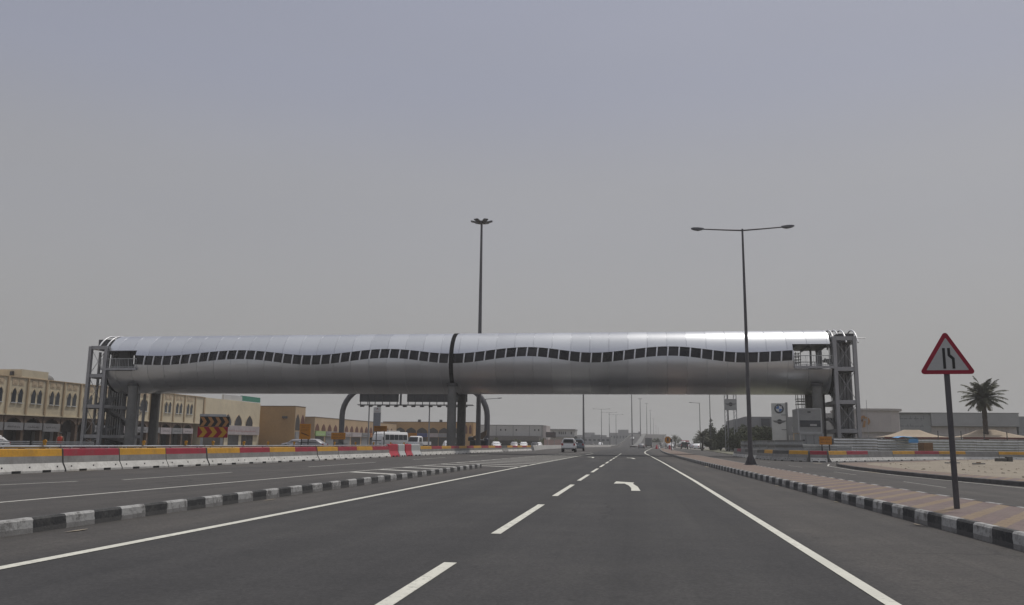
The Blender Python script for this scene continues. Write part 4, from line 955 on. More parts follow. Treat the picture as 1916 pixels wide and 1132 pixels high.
# arcade building (facade at x=0 local, y from 0 to 62)
A = thing('arcade_building', 'long cream arcade building with paired arched windows and brown pilasters', 'building', (-70, 76, 0), 0)
mb = MB(); mb.box(-14, -1.8, 0, 52.5, 0, 3.8); mb.build('shop_wall', SHOPD, A)
mb = MB(); mb.box(-14, 0, 0, 52.5, 3.8, 8.0); mb.box(-.3, .10, -.1, 52.6, 3.72, 3.86); mb.build('upper_wall', CREAM, A)
mb = MB(); mb.box(-14.05, .12, -.05, 52.55, 8.0, 8.1); mb.build('parapet', PILA, A)
bw = 3.15; nb = 15; off = 2.75
for k in range(nb + 1):
    u = off + bw * k
    mb = MB(); mb.box(0, .14, u - .12, u + .12, 3.86, 8.0); mb.build('pilaster', PILA, A)
    mb = MB(); mb.box(-.7, -.12, u - .22, u + .22, 0, 3.0); mb.build('arcade_column', SHOPB, A)
    if k < nb:
        c = u + bw / 2
        for s_ in (-.52, .52):
            mb = MB(); mb.prism(parch(.68, 1.0, .62, 6, 5.18, c + s_), .015, .03, FX); mb.prism([(c + s_ - .02, 5.2), (c + s_ + .02, 5.2), (c + s_ + .02, 6.7), (c + s_ - .02, 6.7)], .03, .045, FX)
            wd = mb.build('window', GLASSW, A)
            mb = MB(); mb.box(0, .14, c + s_ - .42, c + s_ + .42, 5.08, 5.18); mb.build('sill', SWHITE, wd)
            P_ = parch(.88, 1.0, .74, 6, 5.18, c + s_)
            mb = MB()
            Q_ = parch(.68, 1.0, .62, 6, 5.18, c + s_)
            for i in range(2, len(P_) - 1): mb.prism([P_[i], P_[i + 1], Q_[i + 1], Q_[i]], 0, .07, FX)
            mb.build('frame', CREAMD, wd)
        mb = MB()
        for s_ in (-.52, .52):
            mb.prism([(c + s_ - .4, 7.15), (c + s_ + .4, 7.15), (c + s_ + .4, 7.85), (c + s_ - .4, 7.85)], 0, .04, FX)
            mb.prism([(c + s_ - .2, 7.32), (c + s_ + .2, 7.32), (c + s_ + .2, 7.68), (c + s_ - .2, 7.68)], .04, .07, FX)
        mb.build('tile_panel', ROSE, A)
        mb = MB(); spandrel(mb, u + .1, u + bw - .1, 2.9, 3.72, 2.3, .62, FX, -.45, -.05); mb.build('arch', SHOPB, A)
        m_ = random.choice([SGREY, SPINK, SGREY, SORNG if k == 3 else SGREY, SPINK])
        if k not in (5, 6):
            mb = MB(); mb.box(-.10, .02, u + .12, u + bw - .10, 2.05 + random.uniform(-.12, .12), 2.92); sg = mb.build('signboard', m_, A)
            mb = MB(); fnx = MB(); scribble(fnx, 0, bw - 1.2, 2.38, .24, 0); mb.add([(.02 - q[1] + .0, u + .6 + q[0], q[2]) for q in fnx.v], fnx.f); mb.build('lettering', SIGNBLK if m_ is not SIGNBLK else SWHITE, sg)
        mb = MB(); mb.box(-1.8, -1.7, u + .5, u + bw - .5, .1, 1.95); mb.build('shop_door', random.choice([SHOPD, GLASSW, mat('roller_shutter', (.23, .23, .235), .6, var=.1), SHOPD]), A)
mb = MB(); mb.box(-3.4, .02, 11.0, 15.4, 8.1, 9.0); mb.build('roof_block', CREAM, A)
mb = MB(); mb.box(-1.4, -1.0, 10.8, 11.0, 8.3, 8.75); mb.build('air_conditioner', STEELD, A)
mb = MB()
rings = [[(-1.5 + .95 * math.cos(q) * math.cos(k * math.pi / 8), 17.0 + .95 * math.cos(q) * math.sin(k * math.pi / 8), 8.1 + .75 * math.sin(q)) for k in range(16)] for q in (0, .4, .8, 1.2, 1.5)]
mb.loft(rings, True, 0, True); mb.build('roof_dome', mat('roof_tank_grey', (.16, .155, .15), .7), A)
# plain cream block at its end with three arched windows
B = thing('arched_window_block', 'cream corner block with three pointed windows over a pale signboard', 'building', (-70, 128.6, 0), 0)
mb = MB(); mb.box(-14, 0, 0, 21.2, 0, 8.05); mb.build('wall', CREAM, B)
mb = MB(); mb.box(-.1, .14, .1, .5, 3.8, 8.05); mb.build('pilaster', PILA, B)
for u in (8.6, 12.6, 16.9):
    mb = MB(); mb.prism(parch(2.7, .35, 1.55, 8, 3.72, u), .015, .04, FX); wd = mb.build('window', GLASSW, B)
    P_ = parch(3.0, .35, 1.72, 8, 3.72, u); Q_ = parch(2.7, .35, 1.55, 8, 3.72, u); mb = MB()
    for i in range(2, len(P_) - 1): mb.prism([P_[i], P_[i + 1], Q_[i + 1], Q_[i]], 0, .08, FX)
    mb.build('frame', ROSE, wd)
mb = MB(); mb.box(.02, .35, 4.5, 20.6, 2.12, 3.66); sg = mb.build('signboard', SPINK, B)
fnx = MB(); scribble(fnx, 0, 13.5, 2.7, .5, 0); mb = MB(); mb.add([(.35 - q[1], 5.5 + q[0], q[2]) for q in fnx.v], fnx.f); mb.build('lettering', mat('dull_red_lettering', (.30, .12, .12), .6), sg)
for a, b in ((.6, 7.6), (9.2, 13), (14.2, 18.6)): mb = MB(); mb.box(.02, .08, a, b, .1, 2.05); mb.build('shop_door', SHOPD if a < 1 else GLASSW, B)
mb = MB(); mb.box(-.6, -.2, 7.2, 14.0, 8.05, 8.95); mb.build('white_roof_sign', SWHITE, B)
mb = MB(); mb.box(-.6, -.2, 14.1, 21.4, 8.2, 9.1); mb.build('green_roof_sign', SGREEN, B)
# ochre block
Cc = thing('ochre_building', 'plain ochre walled block with two maroon pointed arches on its road side', 'building', (-64, 152, 0), 0)
mb = MB(); mb.box(-8.5, 0, 0, 5.0, 0, 7.6); mb.build('wall', [OCHRE], Cc)
mb = MB(); mb.box(0, .06, .06, 5.0, 0, 7.55); mb.build('road_side_wall', TANW, Cc)
mb = MB(); mb.box(-8.55, .1, -.05, 5.05, 7.6, 7.72); mb.build('parapet', SHOPB, Cc)
for u in (1.3, 3.7): mb = MB(); mb.prism(parch(2.0, 1.2, 1.9, 8, 3.1, u), .065, .10, FX); mb.build('arch_window', ARCHR if u > 2 else ARCHD, Cc)
mb = MB(); mb.box(-2.4, -1.5, -.35, -.02, 5.35, 5.75); mb.beam((-2.2, -.3, 5.3), (-1.4, -.25, 5.6), .1); mb.build('wall_lamp', STEELD, Cc)
mb = MB(); mb.box(.065, .2, .3, 4.7, 0, 2.9); mb.build('shopfront', SGREY, Cc)
# low tan wing along the road
D = thing('tan_shop_row', 'low tan shop row with a band of small maroon pointed arches', 'building', (-62, 157.1, 0), 0)
mb = MB(); mb.box(-9, 0, 0, 57, 0, 5.75); mb.build('wall', TANW, D)
mb = MB(); mb.box(-9.05, .06, -.05, 57, 5.75, 5.85); mb.build('parapet', SHOPB, D)
for k in range(16):
    u = 1.4 + k * 3.4; mb = MB(); mb.prism(parch(2.1, .25, 1.15, 6, 3.15, u), .01, .05, FX); mb.build('arch_window', ARCHR, D)
for k, (a, b, m_) in enumerate(((.3, 5.4, SLIME), (5.8, 11, SGREY), (11.3, 16, SGREY), (16.4, 21, SPINK), (21.4, 28, SPINK), (28.4, 34, SGREY), (34.4, 41, SORNG), (41.4, 56, SPINK))):
    mb = MB(); mb.box(.02, .3, a, b, 2.15, 3.1); sg = mb.build('signboard', m_, D); fnx = MB(); scribble(fnx, 0, (b - a) * .8, 2.45, .35, 0); mb = MB(); mb.add([(.3 - q[1], a + (b - a) * .1 + q[0], q[2]) for q in fnx.v], fnx.f); mb.build('lettering', SIGNBLK if k % 2 else SWHITE, sg)
    mb = MB(); mb.box(.02, .06, a + .3, b - .3, .1, 2.05); mb.build('shopfront', [SHOPD, mat('roller_shutter', (.23, .23, .235))][k % 2], D)
# transverse wing with wide flat arches
E_ = thing('wide_arch_shop_wing', 'ochre shop wing facing the road with a row of wide dark flat arches', 'building', (-66, 215, 0), 0)
mb = MB(); mb.box(0, 24.3, 0, 8, 0, 6.3); mb.build('wall', OCHRE, E_)
mb = MB(); mb.box(-.05, 24.35, -.06, 8, 6.3, 6.42); mb.build('parapet', SHOPB, E_)
for k in range(7):
    u = 1.8 + k * 2.95; mb = MB(); mb.prism(parch(2.75, .3, 1.1, 6, 3.5, u), -.05, -.01, FN); mb.build('arch_recess', ARCHD, E_)
    mb = MB(); mb.box(u - 1.4, u + 1.4, -.05, -.01, .1, 2.4); mb.build('shopfront', SHOPD, E_)
    mb = MB(); mb.box(u - 1.42, u + 1.42, -.4, -.02, 2.45, 3.45); mb.build('signboard', [SGREY, SBLUE, SORNG, SBLUE, SPINK, SGREY, SGREY][k], E_)
for u in (22.4, 23.5): mb = MB(); mb.prism(parch(.7, 1.2, 1.1, 6, 3.4, u), -.05, -.01, FN); mb.build('arch_window', ARCHR, E_)
for u in (9.2, 15.0): mb = MB(); mb.box(u, u + .7, 1, 1.6, 6.42, 7.0); mb.build('roof_unit', STEELD, E_)
# slim advertising pylon
t = thing('sign_pylon', 'slim grey sign pylon with a white head above the orange board', 'sign', (-47.2, 150, 0), R(4))
mb = MB(); mb.box(-.66, .66, -.2, .2, 0, 6.42); mb.build('pylon_body', mat('pylon_grey', (.20, .21, .235), .5, var=.06), t)
mb = MB(); mb.box(-.67, .67, -.21, .21, 6.42, 7.45); h_ = mb.build('pylon_head', SWHITE, t)
mb = MB(); scribble(mb, -.42, .42, 6.62, .16, -.212); mb.prism([(-.22, 7.05), (.22, 7.05), (.1, 7.3), (-.05, 7.2)], -.216, -.211, FN); mb.build('lettering', mat('dull_red_lettering', (.30, .12, .12)), h_)
# grey sheet warehouse and white two-storey block
t = thing('grey_warehouse', 'long grey sheet-clad warehouse with small square vents, left of the white block', 'building', (-55, 260, 0), 0)
mb = MB(); mb.box(0, 26.4, 0, 15, 0, 6.5); mb.build('wall', WGREY, t); mb = MB(); mb.box(-.1, 26.6, -.1, 15, 6.5, 6.72); mb.build('parapet', WGREYD, t)
for u in (5.6, 11.9, 17.2, 22.3, 26.1): mb = MB(); mb.box(u - .1, u + .1, -.08, 0, 0, 6.5); mb.build('downpipe', WGREYD, t)
for u in (1.7, 4.5, 6.6, 8.2, 13.3, 14.8, 18.2, 24.0, 25.2): mb = MB(); mb.box(u - .2, u + .2, -.05, -.01, 4.9, 5.45); mb.build('vent', GLASS, t)
mb = MB(); mb.box(10, 25.8, -4, -.1, 1.9, 3.3); mb.build('canopy', mat('dull_brown_canopy', (.13, .12, .115), .8), t); mb = MB(); mb.box(6.5, 25.5, -.2, -.02, .1, 2.0); mb.build('shopfront', SHOPD, t)
mb = MB(); mb.box(26.5, 27.6, .2, 12, 0, 6.6); mb.build('end_bay', PINKW, t)
t = thing('white_office_block', 'pale two-storey office block with dark eaves behind the white car', 'building', (-32.2, 300, 0), 0)
mb = MB(); mb.box(0, 10.7, 0, 12, 0, 5.85); mb.build('wall', mat('office_wall', (.42, .41, .395), .8, var=.06), t); mb = MB(); mb.box(-.3, 10.9, -.5, 12, 5.85, 6.25); mb.build('eaves', WGREYD, t); mb = MB(); mb.box(0, 10.8, -1.6, 0, 3.4, 3.6); mb.build('canopy', WGREYD, t)
for u in (1.3, 3.2, 5.2, 5.9, 6.6, 7.4, 9.5): mb = MB(); mb.box(u - .22, u + .22, -.05, -.01, 4.4, 5.3); mb.build('window', GLASS, t)
mb = MB(); mb.box(1, 9.8, -.06, -.01, .3, 2.4); mb.build('shopfront', mat('shopfront_pale', (.30, .28, .26), .7), t)
t = thing('billboard', 'dark billboard panel on a pale pink fence before the white block', 'billboard', (-23.0, 230, 0), 0)
mb = MB(); mb.box(-1.4, 1.35, -.1, .1, 2.75, 4.2); p_ = mb.build('panel', mat('dark_poster', (.05, .04, .042), .5, var=.3, scale=1.2), t); mb = MB(); scribble(mb, -1.0, .8, 3.7, .25, -.102); mb.build('lettering', mat('poster_maroon', (.12, .03, .04), .6), p_)
for x in (-1.0, 1.0): mb = MB(); mb.box(x - .08, x + .08, .11, .27, 0, 4.0); mb.build('post', STEEL, t)
t = thing('site_fence', 'low pale pink boarded fence under the dark billboard', 'fence', (-23.0, 231, 0), 0)
for k in range(5): mb = MB(); mb.box(-2 + k * 1.3, -.75 + k * 1.3, 0, .06, .1, 2.2); mb.build('panel', mat('pink_board', (.45, .33, .31), .8, var=.08), t)
# far low blocks fading in the dust
for i, (nm, x0, x1, y, h, lab) in enumerate((('far_block', -26, -12, 420, 5.6, 'low grey block far off behind the left double lamps'), ('far_block', -19, 3.0, 620, 11.5, 'broad hazy block rising behind the climbing road'), ('far_block', -46, -22, 640, 9.5, 'long low hazy block at the far left of the road'), ('far_block', -8, 8.5, 900, 13, 'faint hazy block beyond the flyover'))):
    t = thing(nm, lab, 'building', (x0, y, 0), 0)
    w_ = x1 - x0; mb = MB(); mb.box(0, w_, 0, 14, 0, h * .8); mb.build('wall', WGREYD, t); mb = MB(); mb.box(w_ * .28, w_ * .62, 1, 12, h * .8, h); mb.build('upper_storey', WGREYD, t)
    mb = MB(); n = int(w_ / 2.2)
    for k in range(n): mb.box(.6 + k * 2.2, 1.9 + k * 2.2, -.06, -.01, h * .45, h * .62)
    mb.build('window_row', GLASSW, t)
t = thing('round_sign', 'small round dark sign on a pole behind the far left wall', 'road sign', (-18.4, 262, .0), 0)
mb = MB(); mb.tube([(0, 0, 0), (0, 0, 4.2)], .05, 8); mb.build('pole', STEELD, t); mb = MB(); mb.disc((0, -.07, 2.9), .55, 18, d=.05); mb.build('sign_plate', STEELD, t)

# ------------------------------------------------------------------ VEHICLES
def wheel(t, x, y, r, w):
    mb = MB(); mb.tube([(x - w / 2, y, r), (x - w / 2 + .03, y, r), (x + w / 2 - .03, y, r), (x + w / 2, y, r)], [r * .92, r, r, r * .92], 20); k = mb.build('wheel', BLACK, t)
    s_ = 1 if x > 0 else -1; mb = MB(); mb.tube([(x + s_ * (w / 2 - .01), y, r), (x + s_ * (w / 2 + .012), y, r)], [r * .6, r * .5], 12); mb.build('rim', GALV, k)
def sect(y, z0, z1, w0, w1, c=.08):
    return [(-w0, y, z0 + c), (-w0 + c, y, z0), (w0 - c, y, z0), (w0, y, z0 + c), (w0, y, z0 + (z1 - z0) * .55), (w1, y, z1 - c), (w1 - c, y, z1), (-w1 + c, y, z1), (-w1, y, z1 - c), (-w0, y, z0 + (z1 - z0) * .55)]
def car(label, loc, rz, paintm, kind='suv', group=None, cat='car'):
    """vehicle pointing along +y; rear at -y"""
    if kind == 'suv': L, W, H, zb, belt, r = 4.9, .98, 1.93, .56, 1.20, .41; roof = (-2.30, .62); base = (-2.36, 1.28)
    else: L, W, H, zb, belt, r = 4.6, .88, 1.45, .30, .90, .31; roof = (-1.25, .35); base = (-2.0, 1.15)
    t = thing('suv' if kind == 'suv' else 'saloon_car', label, cat, loc, rz, group)
    h = L / 2; mb = MB()
    hood = belt - .04
    mb.loft([sect(-h, zb + .12, belt - .18, W - .10, W - .14), sect(-h + .10, zb, belt, W - .02, W - .06), sect(-h + .9, zb - .03, belt + .02, W, W - .04), sect(0, zb - .05, belt + .02, W, W - .04), sect(h - 1.3, zb - .03, belt, W, W - .05), sect(h - .2, zb, hood - .14, W - .05, W - .12), sect(h, zb + .1, hood - .3, W - .15, W - .2)], True, 0, True)
    mb.build('body', paintm, t)
    mb = MB(); wt = W - (.30 if kind == 'suv' else .22)
    cab = [sect(base[0], belt - .02, belt + .03, W - .09, W - .12, .01), sect(roof[0], belt, H - .05, W - .09, wt, .06), sect((roof[0] + roof[1]) / 2, belt, H, W - .09, wt, .06), sect(roof[1], belt, H - .04, W - .09, wt, .06), sect(base[1], belt - .02, belt + .03, W - .1, W - .13, .01)]
    if kind == 'suv': cab[0] = sect(-2.36, belt - .02, H - .35, W - .09, wt - .02, .04)
    mb.loft(cab, True, 0, True); mb.build('cabin', paintm, t)
    # glazing as slightly raised panes
    z0, z1 = belt + .10, H - (.17 if kind == 'suv' else .16)
    mb = MB()
    if kind == 'suv': mb.prism([(-W + .26, z0), (W - .26, z0), (wt - .05, z1 - .02), (-wt + .05, z1 - .02)], -2.42, -2.38, FN)
    else:
        yb0, yb1 = base[0] + .2, roof[0] - .02; mb.add([(-W + .2, yb0 - .02, z0 + .0), (W - .2, yb0 - .02, z0 + .0), (wt - .08, yb1 - .03, z1 + .05), (-wt + .08, yb1 - .03, z1 + .05)], [(0, 1, 2, 3)])
    mb.build('rear_window', GLASS, t)
    mb = MB(); mb.add([(-W + .2, base[1] - .1, z0), (W - .2, base[1] - .1, z0), (wt - .08, roof[1] + .05, z1 + .05), (-wt + .08, roof[1] + .05, z1 + .05)], [(0, 1, 2, 3)]); mb.build('windscreen', GLASS, t)
    for s_ in (-1, 1):
        mb = MB()
        for a, b in ((roof[0] + (.1 if kind == 'suv' else -.15), roof[0] + 1.0), (roof[0] + 1.08, roof[1] + .15)):
            mb.prism([(a, z0), (b, z0), (b - .05, z1), (a + .08, z1)], 0, .015, lambda u, w, d, s_=s_: (s_ * (W - .075 - (w - belt) / (H - belt) * .13 + d), u, w))
        mb.build('side_window', GLASS, t)
        for y_ in (-h + .95, h - .95): wheel(t, s_ * (W - .12), y_, r, .24)
        mb = MB(); zt = belt - (.06 if kind == 'suv' else .12)
        mb.box(s_ * (W - .16) - .13, s_ * (W - .16) + .13, -h - .02, -h + .12, zt - .22, zt + .06); mb.build('tail_light', TAIL, t)
        mb = MB(); mb.box(s_ * (W - .3) - .16, s_ * (W - .3) + .16, h - .16, h + .01, hood - .36, hood - .2); mb.build('headlight', HEAD, t)
        mb = MB(); mb.bbox(s_ * (W + .08) - .09, s_ * (W + .08) + .09, base[1] - .55, base[1] - .42, belt + .04, belt + .2, .03); mb.build('wing_mirror', paintm, t)
    mb = MB(); mb.bbox(-W + .06, W - .06, -h - .09, -h + .1, zb - .02, zb + .28, .04); mb.build('rear_bumper', paintm, t)
    mb = MB(); mb.box(-.26, .26, -h - .105 if False else -h - .03, -h - .0, belt - .42, belt - .30); mb.build('number_plate', PLATE, t)
    mb = MB(); mb.box(-W + .12, W - .12, -h + .05, h - .1, zb - .14, zb + .0); mb.build('underbody', BLACK, t)
    return t
car('white off-road car seen from behind, driving ahead left of the lane arrows', (-9.2, 117.5, 0), R(2), CARW)
car('blue-grey car partly hidden behind the white off-road car', (-9.25, 137, 0), R(2), CARB)
car('silver saloon seen from behind driving towards the flyover', (1.55, 244, 0), R(-2), mat('dull_silver_paint', (.22, .22, .225), .35, .4, var=.06), 'sedan')
car('dark maroon off-road car on the right service road', (13.1, 236, 0), R(-2), CARD)
park = [('white off-road car parked before the hedge end, farther one', 16.3, 268, CARW, 'suv'), ('white saloon parked before the hedge end, nearer one', 16.75, 232, CARW, 'sedan'),
        ('silver car parked between the two white cars by the hedge', 16.9, 250, CARS, 'sedan')]
for l, x, y, m_, k in park: car(l, (x, y, .1), R(random.uniform(-30, -5)), m_, k)
farc = [(-16.9, 330, CARD, 'sedan', 'dark car far off on the left beyond the third double lamp'), (-14.5, 352, CARW, 'sedan', 'white car far off on the left below the hazy block'), (-27.5, 240, CARW, 'sedan', 'white saloon beside the white off-road car, beyond the barriers')]
for x, y, m_, k, l in farc: car(l, (x, y, .4 if y > 300 else 0), R(180), m_, k)
car('white car coming down the far left ramp', (-1.9, 470, flz(470) + .02), R(180), CARW, 'sedan')
car('small dark vehicle high on the left ramp', (2.6, 600, flz(600) + .02), R(180), CARD, 'suv')
# parked cars behind the left barriers
for i, (x, y, m_, k, rz, l) in enumerate(((-40.6, 101, CARS, 'sedan', 88, 'pale saloon roof behind the barriers below the tall orange board'), (-31.3, 140, CARW, 'sedan', 200, 'white car roof behind the barriers between the truck and the piers'), (-29.5, 178, CARW, 'sedan', 195, 'white car right of the arched gantry foot'), (-28.2, 196, CARS, 'sedan', 190, 'silver car in the parking before the warehouse, left one'), (-26.5, 200, CARW, 'sedan', 185, 'white car in the parking before the warehouse, middle one'), (-24.6, 206, CARD, 'sedan', 185, 'dark car in the parking before the warehouse, right one'), (-61.5, 72.5, CARW, 'sedan', 178, 'white car roof at the left picture edge below the arcade'), (-56.0, 134, CARS, 'sedan', 88, 'silver car in front of the ochre building'), (-44.5, 150, CARS, 'sedan', 90, 'silver car in front of the tan shop row'))):
    car(l, (x, y, 0), R(rz), m_, k)
# minibus
t = thing('minibus', 'white minibus with a dark windscreen facing the camera behind the barriers', 'bus', (-39.3, 132.5, 0), R(158))
mb = MB(); bx = lambda y, z0, z1, w0, w1: sect(y, z0, z1, w0, w1, .12)
mb.loft([bx(-3.3, .4, 2.6, 1.0, .92), bx(-3.15, .35, 2.72, 1.05, .97), bx(2.3, .35, 2.72, 1.05, .97), bx(3.0, .35, 2.62, 1.05, .95), bx(3.35, .38, 2.0, 1.03, .98), bx(3.5, .42, 1.2, 1.0, .97)], True, 0, True); mb.build('body', CARW, t)
mb = MB(); mb.add([(-.92, 3.50, 1.28), (.92, 3.50, 1.28), (.86, 3.16, 2.36), (-.86, 3.16, 2.36)], [(0, 1, 2, 3)]); mb.build('windscreen', GLASS, t)
for s_ in (-1, 1):
    for a in (-3.0, -1.85, -.7, .45, 1.6):
        mb = MB(); mb.prism([(a, 1.45), (a + 1.05, 1.45), (a + 1.05, 2.3), (a, 2.3)], 0, .02, lambda u, w, d, s_=s_: (s_ * (1.05 - .03 * (w - 1.4) + d), u, w)); mb.build('side_window', GLASSW, t)
    for y_ in (-2.1, 2.3): wheel(t, s_ * .92, y_, .40, .24)
    mb = MB(); mb.box(s_ * .75 - .18, s_ * .75 + .18, 3.46, 3.55, .72, .95); mb.build('headlight', HEAD, t)
    mb = MB(); mb.beam((s_ * 1.0, 3.2, 1.9), (s_ * 1.28, 3.4, 1.75), .06); mb.box(s_ * 1.30 - .08, s_ * 1.30 + .08, 3.36, 3.42, 1.45, 1.8); mb.build('wing_mirror', BLACK, t)
mb = MB(); mb.bbox(-.7, .7, -1.6, 1.4, 2.70, 2.92, .08); mb.build('roof_air_unit', SWHITE, t)
mb = MB(); mb.box(-.98, .98, 3.46, 3.6, .40, .66); mb.build('bumper', WGREY, t)
# truck cab
t = thing('pickup_truck', 'white light truck cab behind the plastic barriers, right of the minibus', 'truck', (-33.2, 127.5, 0), R(170))
mb = MB(); mb.loft([bx(.6, .5, 2.0, .85, .8), bx(.7, .5, 2.06, .88, .8), bx(1.6, .5, 2.08, .88, .8), bx(2.0, .5, 1.98, .88, .8), bx(2.35, .5, 1.25, .87, .84), bx(2.45, .5, 1.1, .84, .82)], True, 0, True); mb.build('cab', CARW, t)
mb = MB(); mb.add([(-.78, 2.38, 1.22), (.78, 2.38, 1.22), (.72, 2.06, 1.92), (-.72, 2.06, 1.92)], [(0, 1, 2, 3)]); mb.build('windscreen', GLASS, t)
for s_ in (-1, 1):
    mb = MB(); mb.prism([(1.0, 1.25), (2.0, 1.25), (1.8, 1.85), (1.0, 1.85)], 0, .02, lambda u, w, d, s_=s_: (s_ * (.88 - .06 * (w - 1.2) + d), u, w)); mb.build('side_window', GLASS, t)
    for y_ in (-1.6, 1.6): wheel(t, s_ * .75, y_, .36, .22)
mb = MB(); mb.box(-.9, .9, -2.5, .5, .75, .85); mb.box(-.9, .9, -2.5, -2.45, .85, 1.25); mb.box(-.9, -.85, -2.45, .5, .85, 1.25); mb.box(.85, .9, -2.45, .5, .85, 1.25); mb.build('load_bed', CARW, t)
# dark machine with a tilted brown bed
t = thing('tipper_machine', 'dark tipper with a raised brown bed beside the gantry foot behind the barriers', 'construction machine', (-21.3, 113.5, 0), R(8))
mb = MB(); mb.bbox(-1.1, .9, -1.2, 1.2, .35, 1.55, .15); mb.build('chassis', mat('machine_black', (.022, .022, .026), .5, var=.3), t)
mb = MB(); mb.bbox(-1.35, -.55, -1.0, 1.0, 1.4, 2.0, .15); mb.build('engine_cover', mat('machine_black', (.022, .022, .026)), t)
mb = MB(); mb.prism([(-.7, 1.72), (.55, 1.62), (1.1, 2.25), (1.18, 2.95), (.95, 2.75), (-.75, 1.95)], -1.05, 1.05, FN); mb.build('tilted_bed', mat('machine_brown', (.11, .075, .05), .8, var=.25), t)
mb = MB(); mb.bbox(.85, 1.4, -.9, .9, .45, 1.75, .1); mb.build('cab', mat('machine_navy', (.03, .035, .055), .4, var=.2), t)
for s_ in (-1, 1):
    for x in (-.75, .75):
        mb = MB(); mb.tube([(x, s_ * 1.15 - .14, .5), (x, s_ * 1.15 + .14, .5)], .5, 18); mb.build('wheel', BLACK, t)
# lorry ahead on the main road
def lorry(label, loc, rz, boxm, H=3.6):
    t = thing('lorry', label, 'lorry', loc, rz)
    mb = MB(); mb.bbox(-1.25, 1.25, -3.6, 1.7, 1.05, H, .06); mb.build('cargo_body', boxm, t)
    mb = MB(); mb.loft([bx(1.8, .6, 2.8, 1.15, 1.1), bx(3.0, .6, 2.85, 1.15, 1.08), bx(3.5, .6, 2.2, 1.13, 1.08), bx(3.65, .6, 1.6, 1.1, 1.08)], True, 0, True); mb.build('cab', CARW, t)
    mb = MB(); mb.box(-1.15, 1.15, -3.65, 1.7, .72, 1.04); mb.box(-1.2, 1.2, -3.7, -3.58, .55, 1.0); mb.build('chassis', BLACK, t)
    mb = MB(); mb.add([(-1, 3.62, 1.65), (1, 3.62, 1.65), (.95, 3.2, 2.65), (-.95, 3.2, 2.65)], [(0, 1, 2, 3)]); mb.build('windscreen', GLASS, t)
    for s_ in (-1, 1):
        for y_ in (-2.4, 2.4): wheel(t, s_ * .98, y_, .5, .3)
        mb = MB(); mb.box(s_ * 1.0 - .15, s_ * 1.0 + .15, -3.72, -3.7, .8, .95); mb.build('tail_light', TAIL, t)
    return t
lorry('dark grey box lorry seen from behind at the foot of the flyover', (4.8, 326, 0), R(-2), mat('lorry_dark', (.09, .09, .095), .6, var=.08))
for i, (x, y, m_, l, H) in enumerate(((16.0, 420, mat('lorry_pale', (.45, .45, .45), .5), 'pale box lorry in the far traffic on the right', 3.8), (24.0, 430, BRED, 'maroon box lorry in the far traffic on the right', 3.2), (30.0, 400, mat('lorry_grey', (.2, .2, .2)), 'grey box lorry parked far right of the road', 3.4))): lorry(l, (x, y, .1), R(160), m_, H)
for i, (x, y, m_, k) in enumerate(((11.5, 290, CARW, 'sedan'), (13.5, 340, CARS, 'suv'), (17.5, 340, CARD, 'sedan'), (21.0, 345, CARW, 'suv'), (24.5, 340, CARB, 'sedan'), (11.0, 380, CARD, 'suv'))):
    car(('white saloon', 'silver off-road car', 'dark saloon', 'white off-road car', 'blue-grey saloon', 'dark off-road car')[i] + ' in the far traffic right of the flyover foot', (x, y, .1), R(random.uniform(150, 200)), m_, k)

# ------------------------------------------------------------------ RIGHT SIDE: hoardings, cabins, signs, shops
def hoarding(label, pts, h, m, step=2.4, z0=.12, post=STEEL, waves=7, cat='fence'):
    o = Vector((pts[0][0], pts[0][1], 0)); t = thing('hoarding', label, cat, o, 0)
    tot = sum((Vector(b) - Vector(a)).length for a, b in zip(pts, pts[1:])); n = max(1, round(tot / step))
    for k in range(n):
        p, d = lerp_path(pts, tot * k / n + .01); q, _ = lerp_path(pts, tot * (k + 1) / n - .01)
        dv = (q - p).normalized(); nn = Vector((dv.y, -dv.x)); mb = MB(); nz = waves * 8; dz = random.uniform(-.04, .04); tl = random.uniform(-.02, .02)
        def fn(u, v):
            c = p + (q - p) * u - o.xy; w_ = .045 * math.sin(v * waves * 2 * math.pi) + tl * v
            return (c.x + nn.x * w_, c.y + nn.y * w_, z0 + dz + (h - z0) * v)
        mb.grid(fn, 1, nz, 0, True); mb.build('panel', m, t)
        mb = MB(); c = p - o.xy; mb.box(c.x - .04, c.x + .04, c.y + .08, c.y + .16, 0, h + .0); mb.build('post', post, t)
    return t
hoarding('tall corrugated steel hoarding in front of the right stair tower', [(19.2, 86.6), (24, 88.4), (30, 91.6), (39, 94.5), (58, 99)], 1.98, FENCE)
hoarding('low corrugated steel hoarding left of the tall hoarding', [(14.75, 79.0), (20.2, 83.6)], 1.36, FENCE, 2.4, .35)
hoarding('dull grey boarded hoarding behind the dirty corner barriers', [(11.35, 95), (11.5, 84), (12.3, 78), (14.5, 77.2)], 1.66, FENCED, 2.4, .1, STEEL, 3)
t = thing('mesh_fence', 'wire fence on thin dark posts between the hoarding and the tents', 'fence', (33, 99, 0), 0)
for k in range(9): mb = MB(); mb.tube([(k * 2.6, k * .6, 0), (k * 2.6, k * .6, 3.0)], .045, 6); mb.build('post', STEELD, t)
for k in range(8):
    mb = MB()
    for z in (1.0, 1.8, 2.5): mb.tube([(k * 2.6, k * .6, z), (k * 2.6 + 2.6, k * .6 + .6, z)], .008, 4)
    mb.build('wire', STEELD, t)
